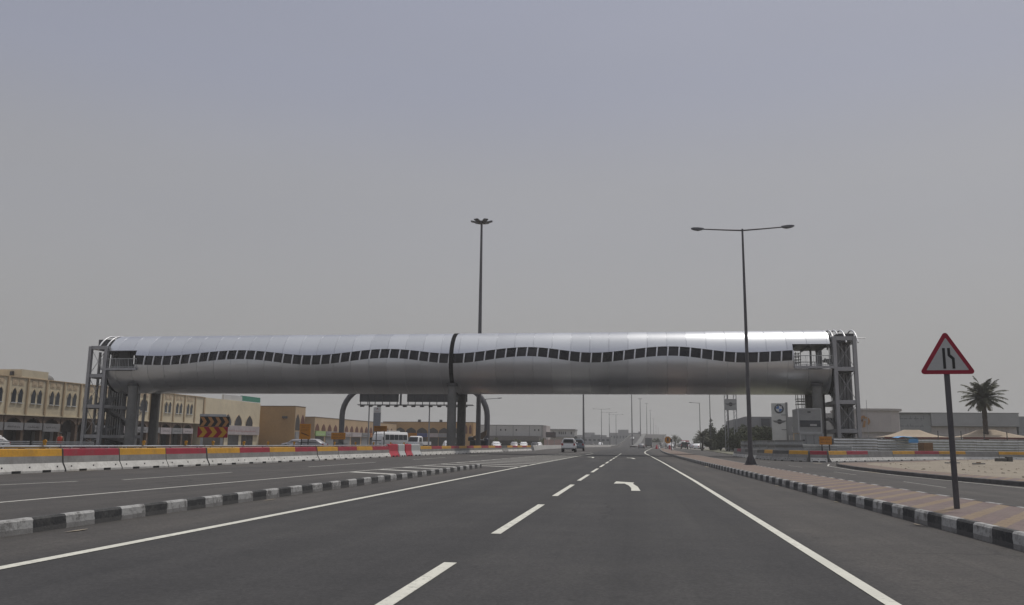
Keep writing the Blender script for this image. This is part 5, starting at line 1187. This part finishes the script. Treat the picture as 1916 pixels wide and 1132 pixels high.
# stacked site cabins
def cabin(label, x0, x1, y0, y1, z, dark):
    t = thing('site_cabin', label, 'site cabin', ((x0 + x1) / 2, y0, z), 0, 'stacked site cabins')
    w = (x1 - x0) / 2; d = y1 - y0; mb = MB(); mb.box(-w, w, 0, d, 0, 2.36); mb.build('cabin_wall', mat('cabin_grey', (.30, .305, .30), .6, var=.1, scale=.6, dirt=.15), t)
    mb = MB()
    for x in (-w, w): mb.box(x - .05, x + .05, -.04, .06, 0, 2.38)
    mb.box(-w, w, -.05, .0, 2.28, 2.40); mb.box(-w, w, -.05, 0, 0, .12); mb.build('corner_frame', GALV, t)
    if dark:
        mb = MB(); mb.box(-w + .12, w - .1, -.03, -.005, .58, 1.22); b_ = mb.build('window_strip', GLASSW, t); mb = MB(); mb.box(0, .62, -.04, -.03, .68, .86); mb.build('blind', WGREY, b_)
        mb = MB(); mb.box(-.2, .1, -.05, -.01, 1.95, 2.1); mb.build('vent', STEELD, t)
    else:
        for u in (-.55, .2): mb = MB(); mb.box(u - .015, u + .015, -.02, 0, .15, 2.2); mb.build('panel_joint', STEELD, t)
        for u in (-w + .3, w - .3): mb = MB(); mb.box(u - .1, u + .1, -.03, 0, 1.65, 1.78); mb.build('vent', STEELD, t)
        mb = MB(); scribble(mb, -.4, .75, .95, .09, -.004); mb.build('lettering', STEELD, t)
cabin('grey site cabin at the foot of the right bridge pier, lower of the two', 15.85, 17.95, 85.4, 88.6, 0.02, False)
cabin('grey site cabin with a dark window strip, stacked on the lower one', 15.75, 17.88, 85.45, 88.6, 2.44, True)
# scaffold tower
t = thing('scaffold_tower', 'scaffold tower standing behind the stacked site cabins', 'scaffold', (19.0, 100, 0), 0)
for x in (-.65, 0, .65):
    for y_ in (-.6, .6): mb = MB(); mb.tube([(x, y_, 0), (x, y_, 7.6)], .04, 6); mb.build('standard', STEELD, t)
for k in range(12):
    z = .5 + k * .6; mb = MB()
    for y_ in (-.6, .6): mb.tube([(-.75, y_, z), (.75, y_, z)], .035, 6)
    mb.build('ledger', STEELD, t)
for z in (2.3, 4.4, 6.2): mb = MB(); mb.box(-.7, .7, -.6, .6, z, z + .08); mb.build('platform', STEELD, t)
t = thing('scaffold_tower', 'small scaffold and tools standing inside the right end opening of the footbridge', 'scaffold', (16.95, 93, 8.98), 0)
for x in (-.45, .1, .6):
    for y_ in (-.5, .5): mb = MB(); mb.tube([(x, y_, 0), (x, y_, 2.15)], .035, 6); mb.build('standard', STEELD, t)
for k in range(6):
    mb = MB()
    for y_ in (-.5, .5): mb.tube([(-.5, y_, .3 + k * .34), (.65, y_, .3 + k * .34)], .03, 6)
    mb.build('ledger', STEELD, t)
for i, (x, h) in enumerate(((18.05, .55), (18.5, .75), (18.9, .9))):
    t = thing('tool_stand', 'dark tool stand on the footbridge landing, %s from the scaffold' % ORD[i], 'tool', (x, 92.6, 8.98), 0, 'tools on the bridge landing')
    mb = MB(); mb.box(-.15, .15, -.1, .1, 0, h * .5); mb.build('case', STEELD, t); mb = MB(); mb.tube([(.08, 0, h * .5), (.14, 0, h + .2)], .03, 6); mb.build('handle', STEELD, t)
# car dealer pylon with two emblems
t = thing('dealer_pylon', 'white dealership pylon with a blue and white roundel above a winged emblem', 'sign', (21.15, 130, 0), R(-2))
mb = MB(); mb.box(-1.02, .98, -.22, .22, 0, 7.45); mb.build('panel', SWHITE, t)
mb = MB(); mb.box(1.0, 1.28, -.3, .3, 0, 7.58); mb.build('side_post', WGREYD, t)
for z in (5.72, 3.55): mb = MB(); mb.box(.3, 1.3, -.26, -.223, z - .05, z + .03); mb.build('joint_bar', STEELD, t)
mb = MB(); mb.box(-1.02, .25, -.23, -.221, 5.68, 5.74); mb.build('white_joint', MULL, t)
bl = mat('roundel_black', (.02, .025, .04), .35, var=.05); lb = mat('roundel_blue', (.06, .16, .42), .35, var=.05); wh = mat('roundel_white', (.6, .6, .62), .35, var=.04)
mb = MB(); mb.disc((.05, -.245, 6.62), .72, 40, d=.024); rd = mb.build('roundel', bl, t)
for k, m_ in enumerate((lb, wh, lb, wh)):
    mb = MB(); mb.disc((.05, -.255, 6.62), .43, 12, d=.009, a0=(k + 1) * math.pi / 2, a1=(k + 2) * math.pi / 2); mb.build('roundel_quarter', m_, rd)
mb = MB(); mb.disc((.05, -.252, 6.62), .72, 40, r2=.68, d=.006); mb.disc((.05, -.2565, 6.62), .47, 40, r2=.43, d=.010); mb.build('silver_ring', GALV, rd)
def letter(mb, ch, cx, cz, s, y, rot=0):
    """block capital built of strokes"""
    G = {'B': [((0, 0), (0, 1)), ((0, 1), (.5, .95)), ((.5, .95), (.5, .55)), ((0, .52), (.5, .52)), ((.5, .5), (.55, .05)), ((0, 0), (.55, .03))], 'M': [((0, 0), (0, 1)), ((0, 1), (.4, .3)), ((.4, .3), (.8, 1)), ((.8, 1), (.8, 0))], 'W': [((0, 1), (.22, 0)), ((.22, 0), (.45, .8)), ((.45, .8), (.68, 0)), ((.68, 0), (.9, 1))],
         'I': [((.2, 0), (.2, 1))], 'N': [((0, 0), (0, 1)), ((0, 1), (.6, 0)), ((.6, 0), (.6, 1))]}[ch]
    w = max(max(a[0], b[0]) for a, b in G); cr, sr = math.cos(rot), math.sin(rot)
    for a, b in G:
        T = lambda p: (cx + ((p[0] - w / 2) * cr - (p[1] - .5) * sr) * s, y, cz + ((p[0] - w / 2) * sr + (p[1] - .5) * cr) * s)
        mb.beam(T(a), T(b), .004, s * .2, 0)
mb = MB()
for ch, a in (('B', 135), ('M', 90), ('W', 45)): letter(mb, ch, .05 + .575 * math.cos(R(a)), 6.62 + .575 * math.sin(R(a)), .155, -.25, R(a - 90))
mb.build('lettering', wh, rd)
def wings(t, cx, cz, s, y, dark, silver):
    mb = MB(); mb.box(cx - .32 * s, cx + .32 * s, y - .010, y, cz - .10 * s, cz + .12 * s)
    for q in (-1, 1):
        mb.prism([(cx + q * .30 * s, cz + .17 * s), (cx + q * 1.0 * s, cz + .17 * s), (cx + q * .82 * s, cz - .02 * s), (cx + q * .62 * s, cz - .14 * s), (cx + q * .34 * s, cz - .20 * s)][::q], y - .012, y, FN)
    w_ = mb.build('winged_emblem', silver, t)
    mb = MB(); mb.disc((cx, y - .03, cz), .38 * s, 30, d=.028); mb.build('emblem_disc', dark, w_)
    mb = MB(); mb.disc((cx, y - .036, cz), .38 * s, 30, r2=.33 * s, d=.006); mb.box(cx - .33 * s, cx + .33 * s, y - .035, y - .031, cz - .07 * s, cz + .07 * s); mb.build('emblem_ring', silver, w_)
    mb = MB()
    for ch, o in zip('MINI', (-.2, -.05, .09, .22)): letter(mb, ch, cx + o * s, cz, .11 * s, y - .038)
    mb.build('lettering', bl, w_)
wings(t, .05, 4.72, 1.0, -.224, mat('emblem_black', (.03, .03, .03), .5), mat('emblem_grey', (.20, .20, .205), .4, .3))
# lattice pylon with the winged emblem
t = thing('lattice_sign_tower', 'twin lattice mast carrying a square sign with a winged emblem', 'sign', (16.35, 150, 0), 0)
for x in (-1.0, .55):
    for u in (0, .45):
        for y_ in (-.22, .22): mb = MB(); mb.beam((x + u, y_, 0), (x + u, y_, 10.2), .08); mb.build('leg', STEEL, t)
    mb = MB()
    for k in range(14): mb.beam((x, -.22, .3 + k * .7), (x + .45, -.22, 1.0 + k * .7), .05)
    mb.build('lacing', STEEL, t)
mb = MB(); mb.box(-1.05, 1.05, -.3, .3, 7.2, 9.1); mb.build('sign_box', mat('sign_box_grey', (.36, .36, .355), .6, var=.06), t)
wings(t, 0, 8.2, .95, -.302, mat('emblem_black', (.03, .03, .03)), mat('emblem_grey', (.2, .2, .205)))
# dealership
t = thing('dealership', 'low grey showroom with a dark canopy behind the winged emblem pylon', 'building', (19.0, 170, 0), 0)
mb = MB(); mb.prism([(0, 0), (13, 0), (13, 6.75), (2.2, 6.75), (.8, 6.3), (0, 6.2)], 0, 14, FN); mb.build('wall', WGREYD, t)
mb = MB(); mb.box(.6, 9, -5, -.02, 3.4, 4.6); mb.build('canopy', mat('dull_brown_canopy', (.13, .12, .115)), t)
mb = MB(); mb.box(.6, 12.6, -.06, -.02, .2, 3.2); mb.build('glazing', mat('pale_glazing', (.30, .29, .285), .3, var=.2, scale=.8), t)
for k in range(8): mb = MB(); mb.box(.8 + k * 1.6, .92 + k * 1.6, -.12, -.06, .2, 3.2); mb.build('mullion', SWHITE, t)
mb = MB(); mb.box(5.3, 6.9, -.3, -.02, 4.8, 6.4); mb.build('dark_panel', GLASSW, t); mb = MB(); mb.box(11.6, 12.3, -.08, -.02, 4.7, 6.0); mb.build('dark_panel', GLASSW, t)
t = thing('sales_kiosk', 'small cream kiosk between the dealership pylon and the site cabins', 'kiosk', (24.2, 128, 0), 0)
mb = MB(); mb.box(-1.1, 1.1, 0, 2, 0, 3.2); mb.build('wall', mat('kiosk_cream', (.62, .46, .27), .7, var=.08), t); mb = MB(); mb.box(-1.2, 1.2, -.15, 2.1, 3.2, 4.0); mb.build('fascia', WGREY, t)
mb = MB(); mb.box(-.06, .06, -.03, 0, 0, 3.1); mb.build('mullion', STEELD, t)
t = thing('side_block', 'small pale building between the right pier and the stair tower', 'building', (29.0, 132, 0), 0)
mb = MB(); mb.box(-3, 3.4, 0, 8, 0, 6.1); mb.build('wall', mat('pale_block_wall', (.34, .335, .33), .8, var=.08), t); mb = MB(); mb.box(-3.05, 3.45, -.2, 8, 3.2, 3.4); mb.build('canopy', WGREYD, t)
mb = MB(); mb.box(-1, 1.0, -.04, -.01, .2, 2.3); mb.build('shopfront', SHOPD, t)
# curved white shop and long grey showroom
t = thing('curved_shop', 'white shop with a curved corner roof and an orange swirl emblem', 'building', (36.5, 148, 0), 0)
n = 14; out = [(-1.5, 0)] + [(7.6 * math.sin(q * math.pi / 2 / n) * 1.0, -1.2 + 1.2 * (1 - math.cos(q * math.pi / 2 / n)) * 1.0) for q in range(n + 1)] 
out = [(-2, 0), (1.0, -.9), (3.4, -1.1), (5.4, -.8), (6.9, .1), (7.4, 1.4), (7.4, 9), (-2, 9)]
up_ = lambda u, w, d: (u, w, d)
mb = MB(); mb.prism(out, 3.6, 7.1, up_); mb.build('upper_wall', PINKW, t)
mb = MB(); mb.prism([(x * 1.05 + .0, y - .25) for x, y in out], 7.1, 7.45, up_); mb.build('roof_edge', mat('roof_edge_pink', (.42, .385, .37), .75, var=.05), t)
mb = MB(); mb.prism([(x * .96, y + .4) for x, y in out], 0, 3.6, up_); mb.build('lower_wall', PINKW, t)
mb = MB(); mb.box(1.0, 3.6, -.85, -.55, .1, 2.6); mb.build('shopfront', SHOPD, t); mb = MB(); mb.box(4.0, 6.4, -.85, -.3, .1, 2.6); mb.build('shopfront', SHOPD, t)
sw = mat('swirl_orange', (.34, .17, .06), .6, var=.15)
mb = MB()
def arc(mb, cx, cz, r, a0, a1, w, y, n=14):
    for k in range(n):
        p, q = a0 + (a1 - a0) * k / n, a0 + (a1 - a0) * (k + 1) / n
        mb.prism([(cx + r * math.cos(p), cz + r * math.sin(p)), (cx + (r + w) * math.cos(p), cz + (r + w) * math.sin(p)), (cx + (r + w) * math.cos(q), cz + (r + w) * math.sin(q)), (cx + r * math.cos(q), cz + r * math.sin(q))], y - .04, y, FN)
arc(mb, 1.25, 5.35, .42, R(-60), R(110), .32, -1.14); arc(mb, 1.0, 5.75, .2, R(60), R(250), .34, -1.14); arc(mb, .95, 4.9, .5, R(100), R(200), .25, -1.14); mb.prism([(.75, 4.35), (1.15, 4.35), (1.3, 5.4), (1.0, 5.5)], -1.18, -1.14, FN); mb.build('swirl_emblem', sw, t)
t = thing('grey_showroom', 'long grey flat-roofed showroom behind the palm and tents', 'building', (46.5, 165, 0), 0)
mb = MB(); mb.box(0, 7.4, 0, 12, 3.9, 7.35); mb.build('sign_wall', mat('showroom_sign_wall', (.27, .275, .28), .7, var=.06), t)
mb = MB(); mb.box(7.4, 22.4, -.35, 12, 5.05, 7.4); mb.build('upper_wall', mat('showroom_upper', (.32, .32, .325), .6, var=.05, scale=.3), t)
mb = MB(); mb.box(0, 22.2, .4, 12, 0, 5.0); mb.build('lower_wall', PINKW, t)
mb = MB(); mb.box(22.45, 34, .2, 12, 0, 6.9); mb.build('end_wall', mat('showroom_end', (.25, .26, .27), .6, var=.06), t)
mb = MB(); mb.box(-.05, 22.5, -.4, 12, 7.4, 7.52); mb.build('parapet', WGREYD, t)
mb = MB(); scribble(mb, 1.9, 6.3, 6.3, .7, -.005); scribble(mb, 1.3, 6.3, 4.95, .6, -.005); mb.build('lettering', mat('showroom_lettering', (.15, .155, .16), .6), t)
mb = MB(); mb.box(13.4, 13.5, .36, .4, 0, 5.0); mb.box(14, 20.8, .34, .38, 3.5, 4.9); mb.build('wall_panel', mat('showroom_panel', (.40, .35, .33), .8), t)
# tents
def tent(label, x0, x1, y0, y1, ze, zr, rx0, rx1):
    t = thing('shade_tent', label, 'tent', ((x0 + x1) / 2, y0, 0), 0, 'beige shade tents behind the hoarding'); cx = (x0 + x1) / 2; ym = (y1 - y0) / 2
    mb = MB(); N = 10
    v = [(x0 - cx, 0, ze), (x1 - cx, 0, ze), (x1 - cx, y1 - y0, ze), (x0 - cx, y1 - y0, ze), (rx0 - cx, ym, zr), (rx1 - cx, ym, zr)]
    def sag(a, b, c, d, n=8):
        a, b, c, d = map(Vector, (a, b, c, d))
        mb.grid(lambda u, w: tuple((a.lerp(b, u)).lerp(d.lerp(c, u), w) - Vector((0, 0, .22 * math.sin(w * math.pi)))), 6, n)
    sag(v[0], v[1], v[5], v[4]); sag(v[2], v[3], v[4], v[5]); sag(v[3], v[0], v[4], v[4]); sag(v[1], v[2], v[5], v[5])
    mb.build('canopy', TENT, t)
    mb = MB(); mb.box(x0 - cx, x1 - cx, -.03, .0, ze - .25, ze + .01); mb.build('valance', mat('maroon_valance', (.16, .06, .05), .8), t)
    for x in (x0 - cx + .1, 0, x1 - cx - .1): mb = MB(); mb.tube([(x, .1, 0), (x, .1, ze)], .05, 8); mb.build('post', STEEL, t)
tent('beige shade tent behind the hoarding, left of the road sign post', 32.6, 41.2, 118, 124, 2.5, 3.5, 36, 38)
tent('beige shade tent behind the hoarding below the tall palm', 42.4, 52.5, 118, 124, 2.55, 3.6, 45.4, 47.5)
t = thing('tarp_shelter', 'blue tarpaulin draped over the hoarding top', 'tarpaulin', (26.4, 89.6, 0), R(26))
mb = MB(); mb.grid(lambda u, w: (-.9 + 2.6 * u, -.5 + 1.3 * w, 2.02 + .22 * math.sin(u * 2.2 + .2) + .05 * math.sin(u * 9 + w * 4) - .30 * max(0, u - .5)), 14, 6); mb.build('tarpaulin', TARP, t)
mb = MB(); mb.grid(lambda u, w: (.35 + 1.2 * u, -.53 - .02 * math.sin(u * 8), 1.62 + .42 * w * (1 - .4 * abs(u - .5))), 8, 3); mb.build('tarpaulin_flap', TARP, t)
for x in (-.8, 1.6): mb = MB(); mb.tube([(x, .6, 0), (x, .6, 2.05)], .03, 6); mb.build('prop', STEELD, t)
t = thing('plywood_box', 'brown plywood box in front of the hoarding under the blue tarpaulin', 'box', (27.9, 87.4, 0), R(26))
mb = MB(); mb.bbox(-.55, .55, -.4, .4, .1, 1.62, .02); mb.build('box_body', RUST, t); mb = MB(); mb.box(-.58, .58, -.43, .43, .0, .1); mb.build('pallet', RUST, t)
t = thing('flagpole', 'thin bare flagpole in front of the curved white shop', 'flagpole', (36.3, 140, 0)); mb = MB(); mb.tube([(0, 0, 0), (0, 0, 8.5)], [.06, .035], 8); mb.build('pole', STEEL, t); mb = MB(); mb.tube([(0, 0, 0), (0, 0, .3)], .16, 10); mb.build('base', CONC, t)
for i, (x, y) in enumerate(((15.2, 66.3), (16.6, 66.8))):
    pass
t = thing('rubble_block', 'broken dark concrete lumps lying on the sandy island', 'rubble', (28.3, 70.8, .16), .3); mb = MB(); mb.bbox(-.7, .1, -.2, .2, 0, .28, .04); mb.build('slab', CONCD, t); mb = MB(); mb.bbox(.15, .6, -.25, .15, 0, .42, .05); mb.build('lump', CONCD, t)
for i, (x, y, r_) in enumerate(((19.9, 57.5, .32), (20.9, 56, .2))):
    t = thing('timber_scrap', 'weathered plank lying on the sand by the sign post, %s' % ('longer one', 'shorter one')[i], 'plank', (x, y, .2), .6 - i); mb = MB(); mb.box(-.9 * r_ * 2, .9 * r_ * 2, -.12, .12, 0, .07); mb.build('plank', CONCB, t); mb = MB(); mb.box(-.12, .12, -.1, .1, .07, .12); mb.build('offcut', RUST, t)
# guard rails lying behind the left barriers
for i, (x, y, L, z) in enumerate(((-40.4, 55.0, 4.2, .88), (-44.5, 54.6, 3.0, .88))):
    t = thing('guardrail_stack', 'pale steel guard rails stacked behind the barriers, %s' % ('long stack below the arcade', 'short stack at the far left')[i], 'guard rail', (x, y, 0), R(8)); 
    for k in range(3): mb = MB(); mb.box(-L / 2, L / 2, -.2, .2, z - .25 + k * .13, z - .17 + k * .13); mb.build('rail', GALV, t)
    for s_ in (-1, 1): mb = MB(); mb.box(s_ * L * .35 - .1, s_ * L * .35 + .1, -.25, .25, 0, z - .25); mb.build('trestle', STEELD, t)
# worker
t = thing('person', 'person in a red vest standing behind the left barriers below the arcade', 'person', (-46.6, 63, -.15), R(20))
me = bpy.data.meshes.new('body'); V_ = [(0, 0, .95), (0, 0, 1.2), (0, 0, 1.42), (0, 0, 1.52), (0, 0, 1.62), (0, -.01, 1.72), (.18, 0, 1.42), (.25, -.02, 1.15), (.24, -.12, .92), (-.18, 0, 1.42), (-.25, -.02, 1.15), (-.24, -.12, .92), (.1, 0, .9), (.11, 0, .5), (.11, .02, .08), (.11, -.12, .04), (-.1, 0, .9), (-.11, 0, .5), (-.11, .02, .08), (-.11, -.12, .04)]
E2 = [(0, 1), (1, 2), (2, 3), (3, 4), (4, 5), (2, 6), (6, 7), (7, 8), (2, 9), (9, 10), (10, 11), (0, 12), (12, 13), (13, 14), (14, 15), (0, 16), (16, 17), (17, 18), (18, 19)]
RD = [.15, .15, .15, .06, .10, .09, .07, .05, .035, .07, .05, .035, .10, .07, .05, .04, .10, .07, .05, .04]
me.from_pydata(V_, E2, []); pb = bpy.data.objects.new('body', me); COL.objects.link(pb); pb.parent = t
pb.modifiers.new('skin', 'SKIN'); sv = me.skin_vertices[0].data
for i, r_ in enumerate(RD): sv[i].radius = (r_, r_ * (.75 if i < 3 else 1))
sv[0].use_root = True; sb = pb.modifiers.new('sub', 'SUBSURF'); sb.levels = 1; sb.render_levels = 2
for m_ in (SKINM,): me.materials.append(m_)
mb = MB(); mb.loft([[(w * math.cos(k * .5236), d_ * math.sin(k * .5236), z) for k in range(12)] for z, w, d_ in ((.92, .20, .15), (1.15, .19, .14), (1.40, .22, .14), (1.47, .15, .11))], True, 0, True); mb.build('vest', mat('red_vest', (.55, .06, .03), .7, var=.1), t)
mb = MB(); mb.loft([[(.105 * q * math.cos(k * .5236), .115 * q * math.sin(k * .5236), 1.68 + z) for k in range(12)] for z, q in ((0, 1), (.06, .95), (.11, .7), (.135, .3))], True, 0, True); mb.build('hair', BLACK, t)
for s_ in (-1, 1):
    mb = MB(); mb.tube([(s_ * .1, 0, .95), (s_ * .11, 0, .5), (s_ * .11, .02, .1)], [.115, .09, .075], 10); mb.build('trouser_leg', CARB, t)

# ------------------------------------------------------------------ PLANTS
def leaf_cloud(mb, c, rad, n, size, jit=.5):
    for i in range(n):
        while True:
            v = Vector((random.uniform(-1, 1), random.uniform(-1, 1), random.uniform(-1, 1)))
            if .25 < v.length < 1: break
        if random.random() < .5: v = v.normalized() * random.uniform(.75, 1.08)
        p = Vector(c) + Vector((v.x * rad[0], v.y * rad[1], v.z * rad[2])); a = Vector((random.gauss(0, 1), random.gauss(0, 1), random.gauss(0, .7))).normalized(); b = a.orthogonal().normalized()
        b = (b * math.cos(i) + a.cross(b) * math.sin(i)); s_ = size * random.uniform(.5, 1.3)
        mb.add([p - a * s_, p + b * s_ * .45, p + a * s_, p - b * s_ * .45], [(0, 1, 2, 3)])
def bush(label, loc, w, h, m, group='bushes of the right hedge', n=2200, name='bush', sz=.21):
    t = thing(name, label, 'bush' if name == 'bush' else 'tree', loc, 0, group)
    mb = MB(); st_ = []
    for k in range(5):
        a = k * 1.26 + random.random(); e_ = Vector((math.cos(a) * w * .5, math.sin(a) * w * .4, h * random.uniform(.5, .8))); mb.tube([(0, 0, 0), tuple(e_ * .5), tuple(e_)], [.07, .05, .02], 6)
    mb.build('trunk', BARK, t)
    mb = MB(); nb_ = 9
    for k in range(nb_):
        a = random.uniform(0, 6.28); rr = random.uniform(.1, .65); zc_ = random.uniform(.25, .8)
        leaf_cloud(mb, (math.cos(a) * w * rr, math.sin(a) * w * rr * .8, h * zc_), (w * random.uniform(.28, .45), w * random.uniform(.28, .45), h * random.uniform(.16, .3)), n // nb_, sz)
    mb.build('crown', m, t, False); return t
BL = [(15.6, 182, 1.3, 2.0, LEAF), (16.6, 172, 1.6, 3.0, LEAF), (16.9, 163, 1.7, 3.2, LEAF), (17.4, 156.5, 1.7, 3.2, LEAF), (17.0, 150, 1.4, 2.4, LEAF), (19.3, 150, 1.9, 3.7, LEAF), (18.0, 144, 1.6, 2.9, LEAF), (20.2, 140, 1.9, 3.5, LEAF), (16.6, 190, 1.6, 3.6, LEAF), (18.6, 181, 1.9, 4.2, LEAF), (17.3, 137, 1.1, 1.9, LEAFL), (18.5, 205, 1.6, 2.6, LEAFL), (18.4, 129, 1.1, 1.9, LEAF)]
BL += [(17.9, 160, 1.7, 3.4, LEAF), (19.0, 165, 1.9, 3.9, LEAF), (18.4, 153, 1.5, 3.2, LEAF), (18.6, 147, 1.6, 3.1, LEAF), (19.0, 142, 1.5, 3.2, LEAF), (21.2, 146, 1.9, 4.0, LEAF)]
BN = ['low bush at the far left end of the right hedge', 'rounded dark bush, second from the left end of the hedge front', 'dark bush directly behind the second single lamp', 'broad dark bush left of the nearest single lamp', 'low bush at the front of the hedge before the lamp foot', 'tall dark bush right of the nearest single lamp', 'dark bush behind the street lamp pole in the hedge', 'tall bush at the right end of the hedge by the lattice tower', 'tall bush behind the small palm in the hedge', 'tallest dark bush of the hedge behind the single lamps', 'small yellowish bush at the right foot of the hedge', 'yellowish bush beyond the far left hedge end', 'low bush beside the dull grey hoarding', 'dark bush close behind the nearest single lamp', 'large dark bush in the second line of the hedge', 'dense bush right of the nearest single lamp foot', 'rounded bush in the front of the hedge, below the lattice tower', 'dark bush at the hedge front nearest the dirty barriers', 'tall rear bush directly under the lattice tower sign']
for (x, y, w_, h_, m_), l in zip(BL, BN): bush(l, (x, y, .05), w_ * 1.45, h_ * 1.25, m_)
t = bush('slender dark tree sticking out above the right hedge', (16.6, 188, .05), 1.2, 6.6, LEAF, 'bushes of the right hedge', 1100, 'tree', .25)
for i, (x, y, h_) in enumerate(((-27.5, 252, 2.6), (-35.5, 253, 3.2), (-42, 253, 3.0))): bush('dull green shrub before the grey warehouse, %s from the left' % ORD[2 - i], (x, y, 0), 1.6, h_, LEAFL, 'shrubs before the warehouse', 500)
for i, (x, y, h_) in enumerate(((10.5, 430, 5), (22, 470, 6), (32, 440, 5.5), (27, 380, 4.5), (40, 420, 7))): bush('hazy tree in the far distance right of the flyover, %s from the left' % ORD[(0, 1, 3, 2, 4)[i]], (x, y, 0), 3.4, h_, LEAF, 'far trees on the right', 450, 'tree', .45)
def palm(label, loc, H, fl, nf=44, seed=1, trunk_r=.24, dens=26):
    rnd = random.Random(seed); t = thing('palm_tree', label, 'palm tree', loc, 0)
    mb = MB(); k_ = 22; mb.tube([(.12 * math.sin(i / k_ * 2.2), 0, H * i / k_) for i in range(k_ + 1)], [trunk_r * (1.15 - .25 * i / k_) * (1.08 if i % 2 else .95) for i in range(k_ + 1)], 12); tx = .12 * math.sin(2.2)
    mb.tube([(tx, 0, H - .5), (tx, 0, H - .1), (tx, 0, H + .25)], [trunk_r * .8, trunk_r * 1.75, trunk_r * .9], 12); mb.build('trunk', BARK, t)
    mb = MB(); c = Vector((tx, 0, H + .1))
    for f in range(nf):
        az = f * 2.39996 + rnd.uniform(-.2, .2); q = (f + .5) / nf; el = R(82 - 118 * q ** .85 + rnd.uniform(-8, 8)); L = fl * rnd.uniform(.85, 1.08) * (.88 if q > .8 else 1)
        hd = Vector((math.cos(az), math.sin(az), 0)); p = c.copy(); e_ = el; P = [p.copy()]; n = 16
        droop = R(rnd.uniform(45, 75)) * (1.0 if q < .7 else .55)
        for i in range(n):
            d = hd * math.cos(e_) + Vector((0, 0, 1)) * math.sin(e_); p = p + d * L / n; P.append(p.copy()); e_ -= droop / n * (i / n * 1.7)
        mb.tube(P, [.035 * (1 - i / (n + 3)) for i in range(n + 1)], 4)
        side = Vector((-hd.y, hd.x, 0))
        for i in range(2, dens):
            u = i / dens * n; k = min(int(u), n - 1); b = P[k].lerp(P[k + 1], u - k); d = (P[k + 1] - P[k]).normalized(); nrm = side.cross(d).normalized()
            ll = fl * .27 * math.sin(math.pi * min(1, .18 + .82 * i / dens) ** .8) ** .6 + .05
            for s_ in (-1, 1):
                dr = (d * .75 + side * s_ * .75 + nrm * rnd.uniform(-.1, .35) - Vector((0, 0, .22))).normalized(); wv = d * (.020 * fl)
                mb.add([b - wv, b + wv, b + dr * ll * .6 + wv * .9, b + dr * ll, b + dr * ll * .6 - wv * .9], [(0, 1, 2, 3, 4)])
    mb.build('crown', LEAFP, t, False); return t
palm('tall date palm standing behind the tents right of the triangular sign', (45.9, 120, 0), 7.7, 3.2, 42, 3, .3)
palm('short date palm at the left end of the right hedge', (13.6, 180, 0), 2.6, 2.0, 34, 5, .2, 20)
palm('small far palm among the trees right of the flyover', (14.8, 330, 0), 3.2, 2.2, 24, 8, .2, 12)

# ------------------------------------------------------------------ HAZE
hz = MB(); hz.box(-1450, 1450, -1250, 2480, -1.5, 46)
m = bpy.data.materials.new('haze'); m.use_nodes = True; n = m.node_tree.nodes; n.clear()
o_ = n.new('ShaderNodeOutputMaterial'); pv = n.new('ShaderNodeVolumePrincipled'); pv.inputs['Color'].default_value = (.97, .97, .96, 1); pv.inputs['Density'].default_value = .0006; pv.inputs['Anisotropy'].default_value = .2
m.node_tree.links.new(pv.outputs[0], o_.inputs['Volume'])
ho = hz.build('haze', m); tag(ho, 'thin pale dust haze hanging over the whole road', 'haze', kind='stuff')
ho.display_type = 'WIRE'
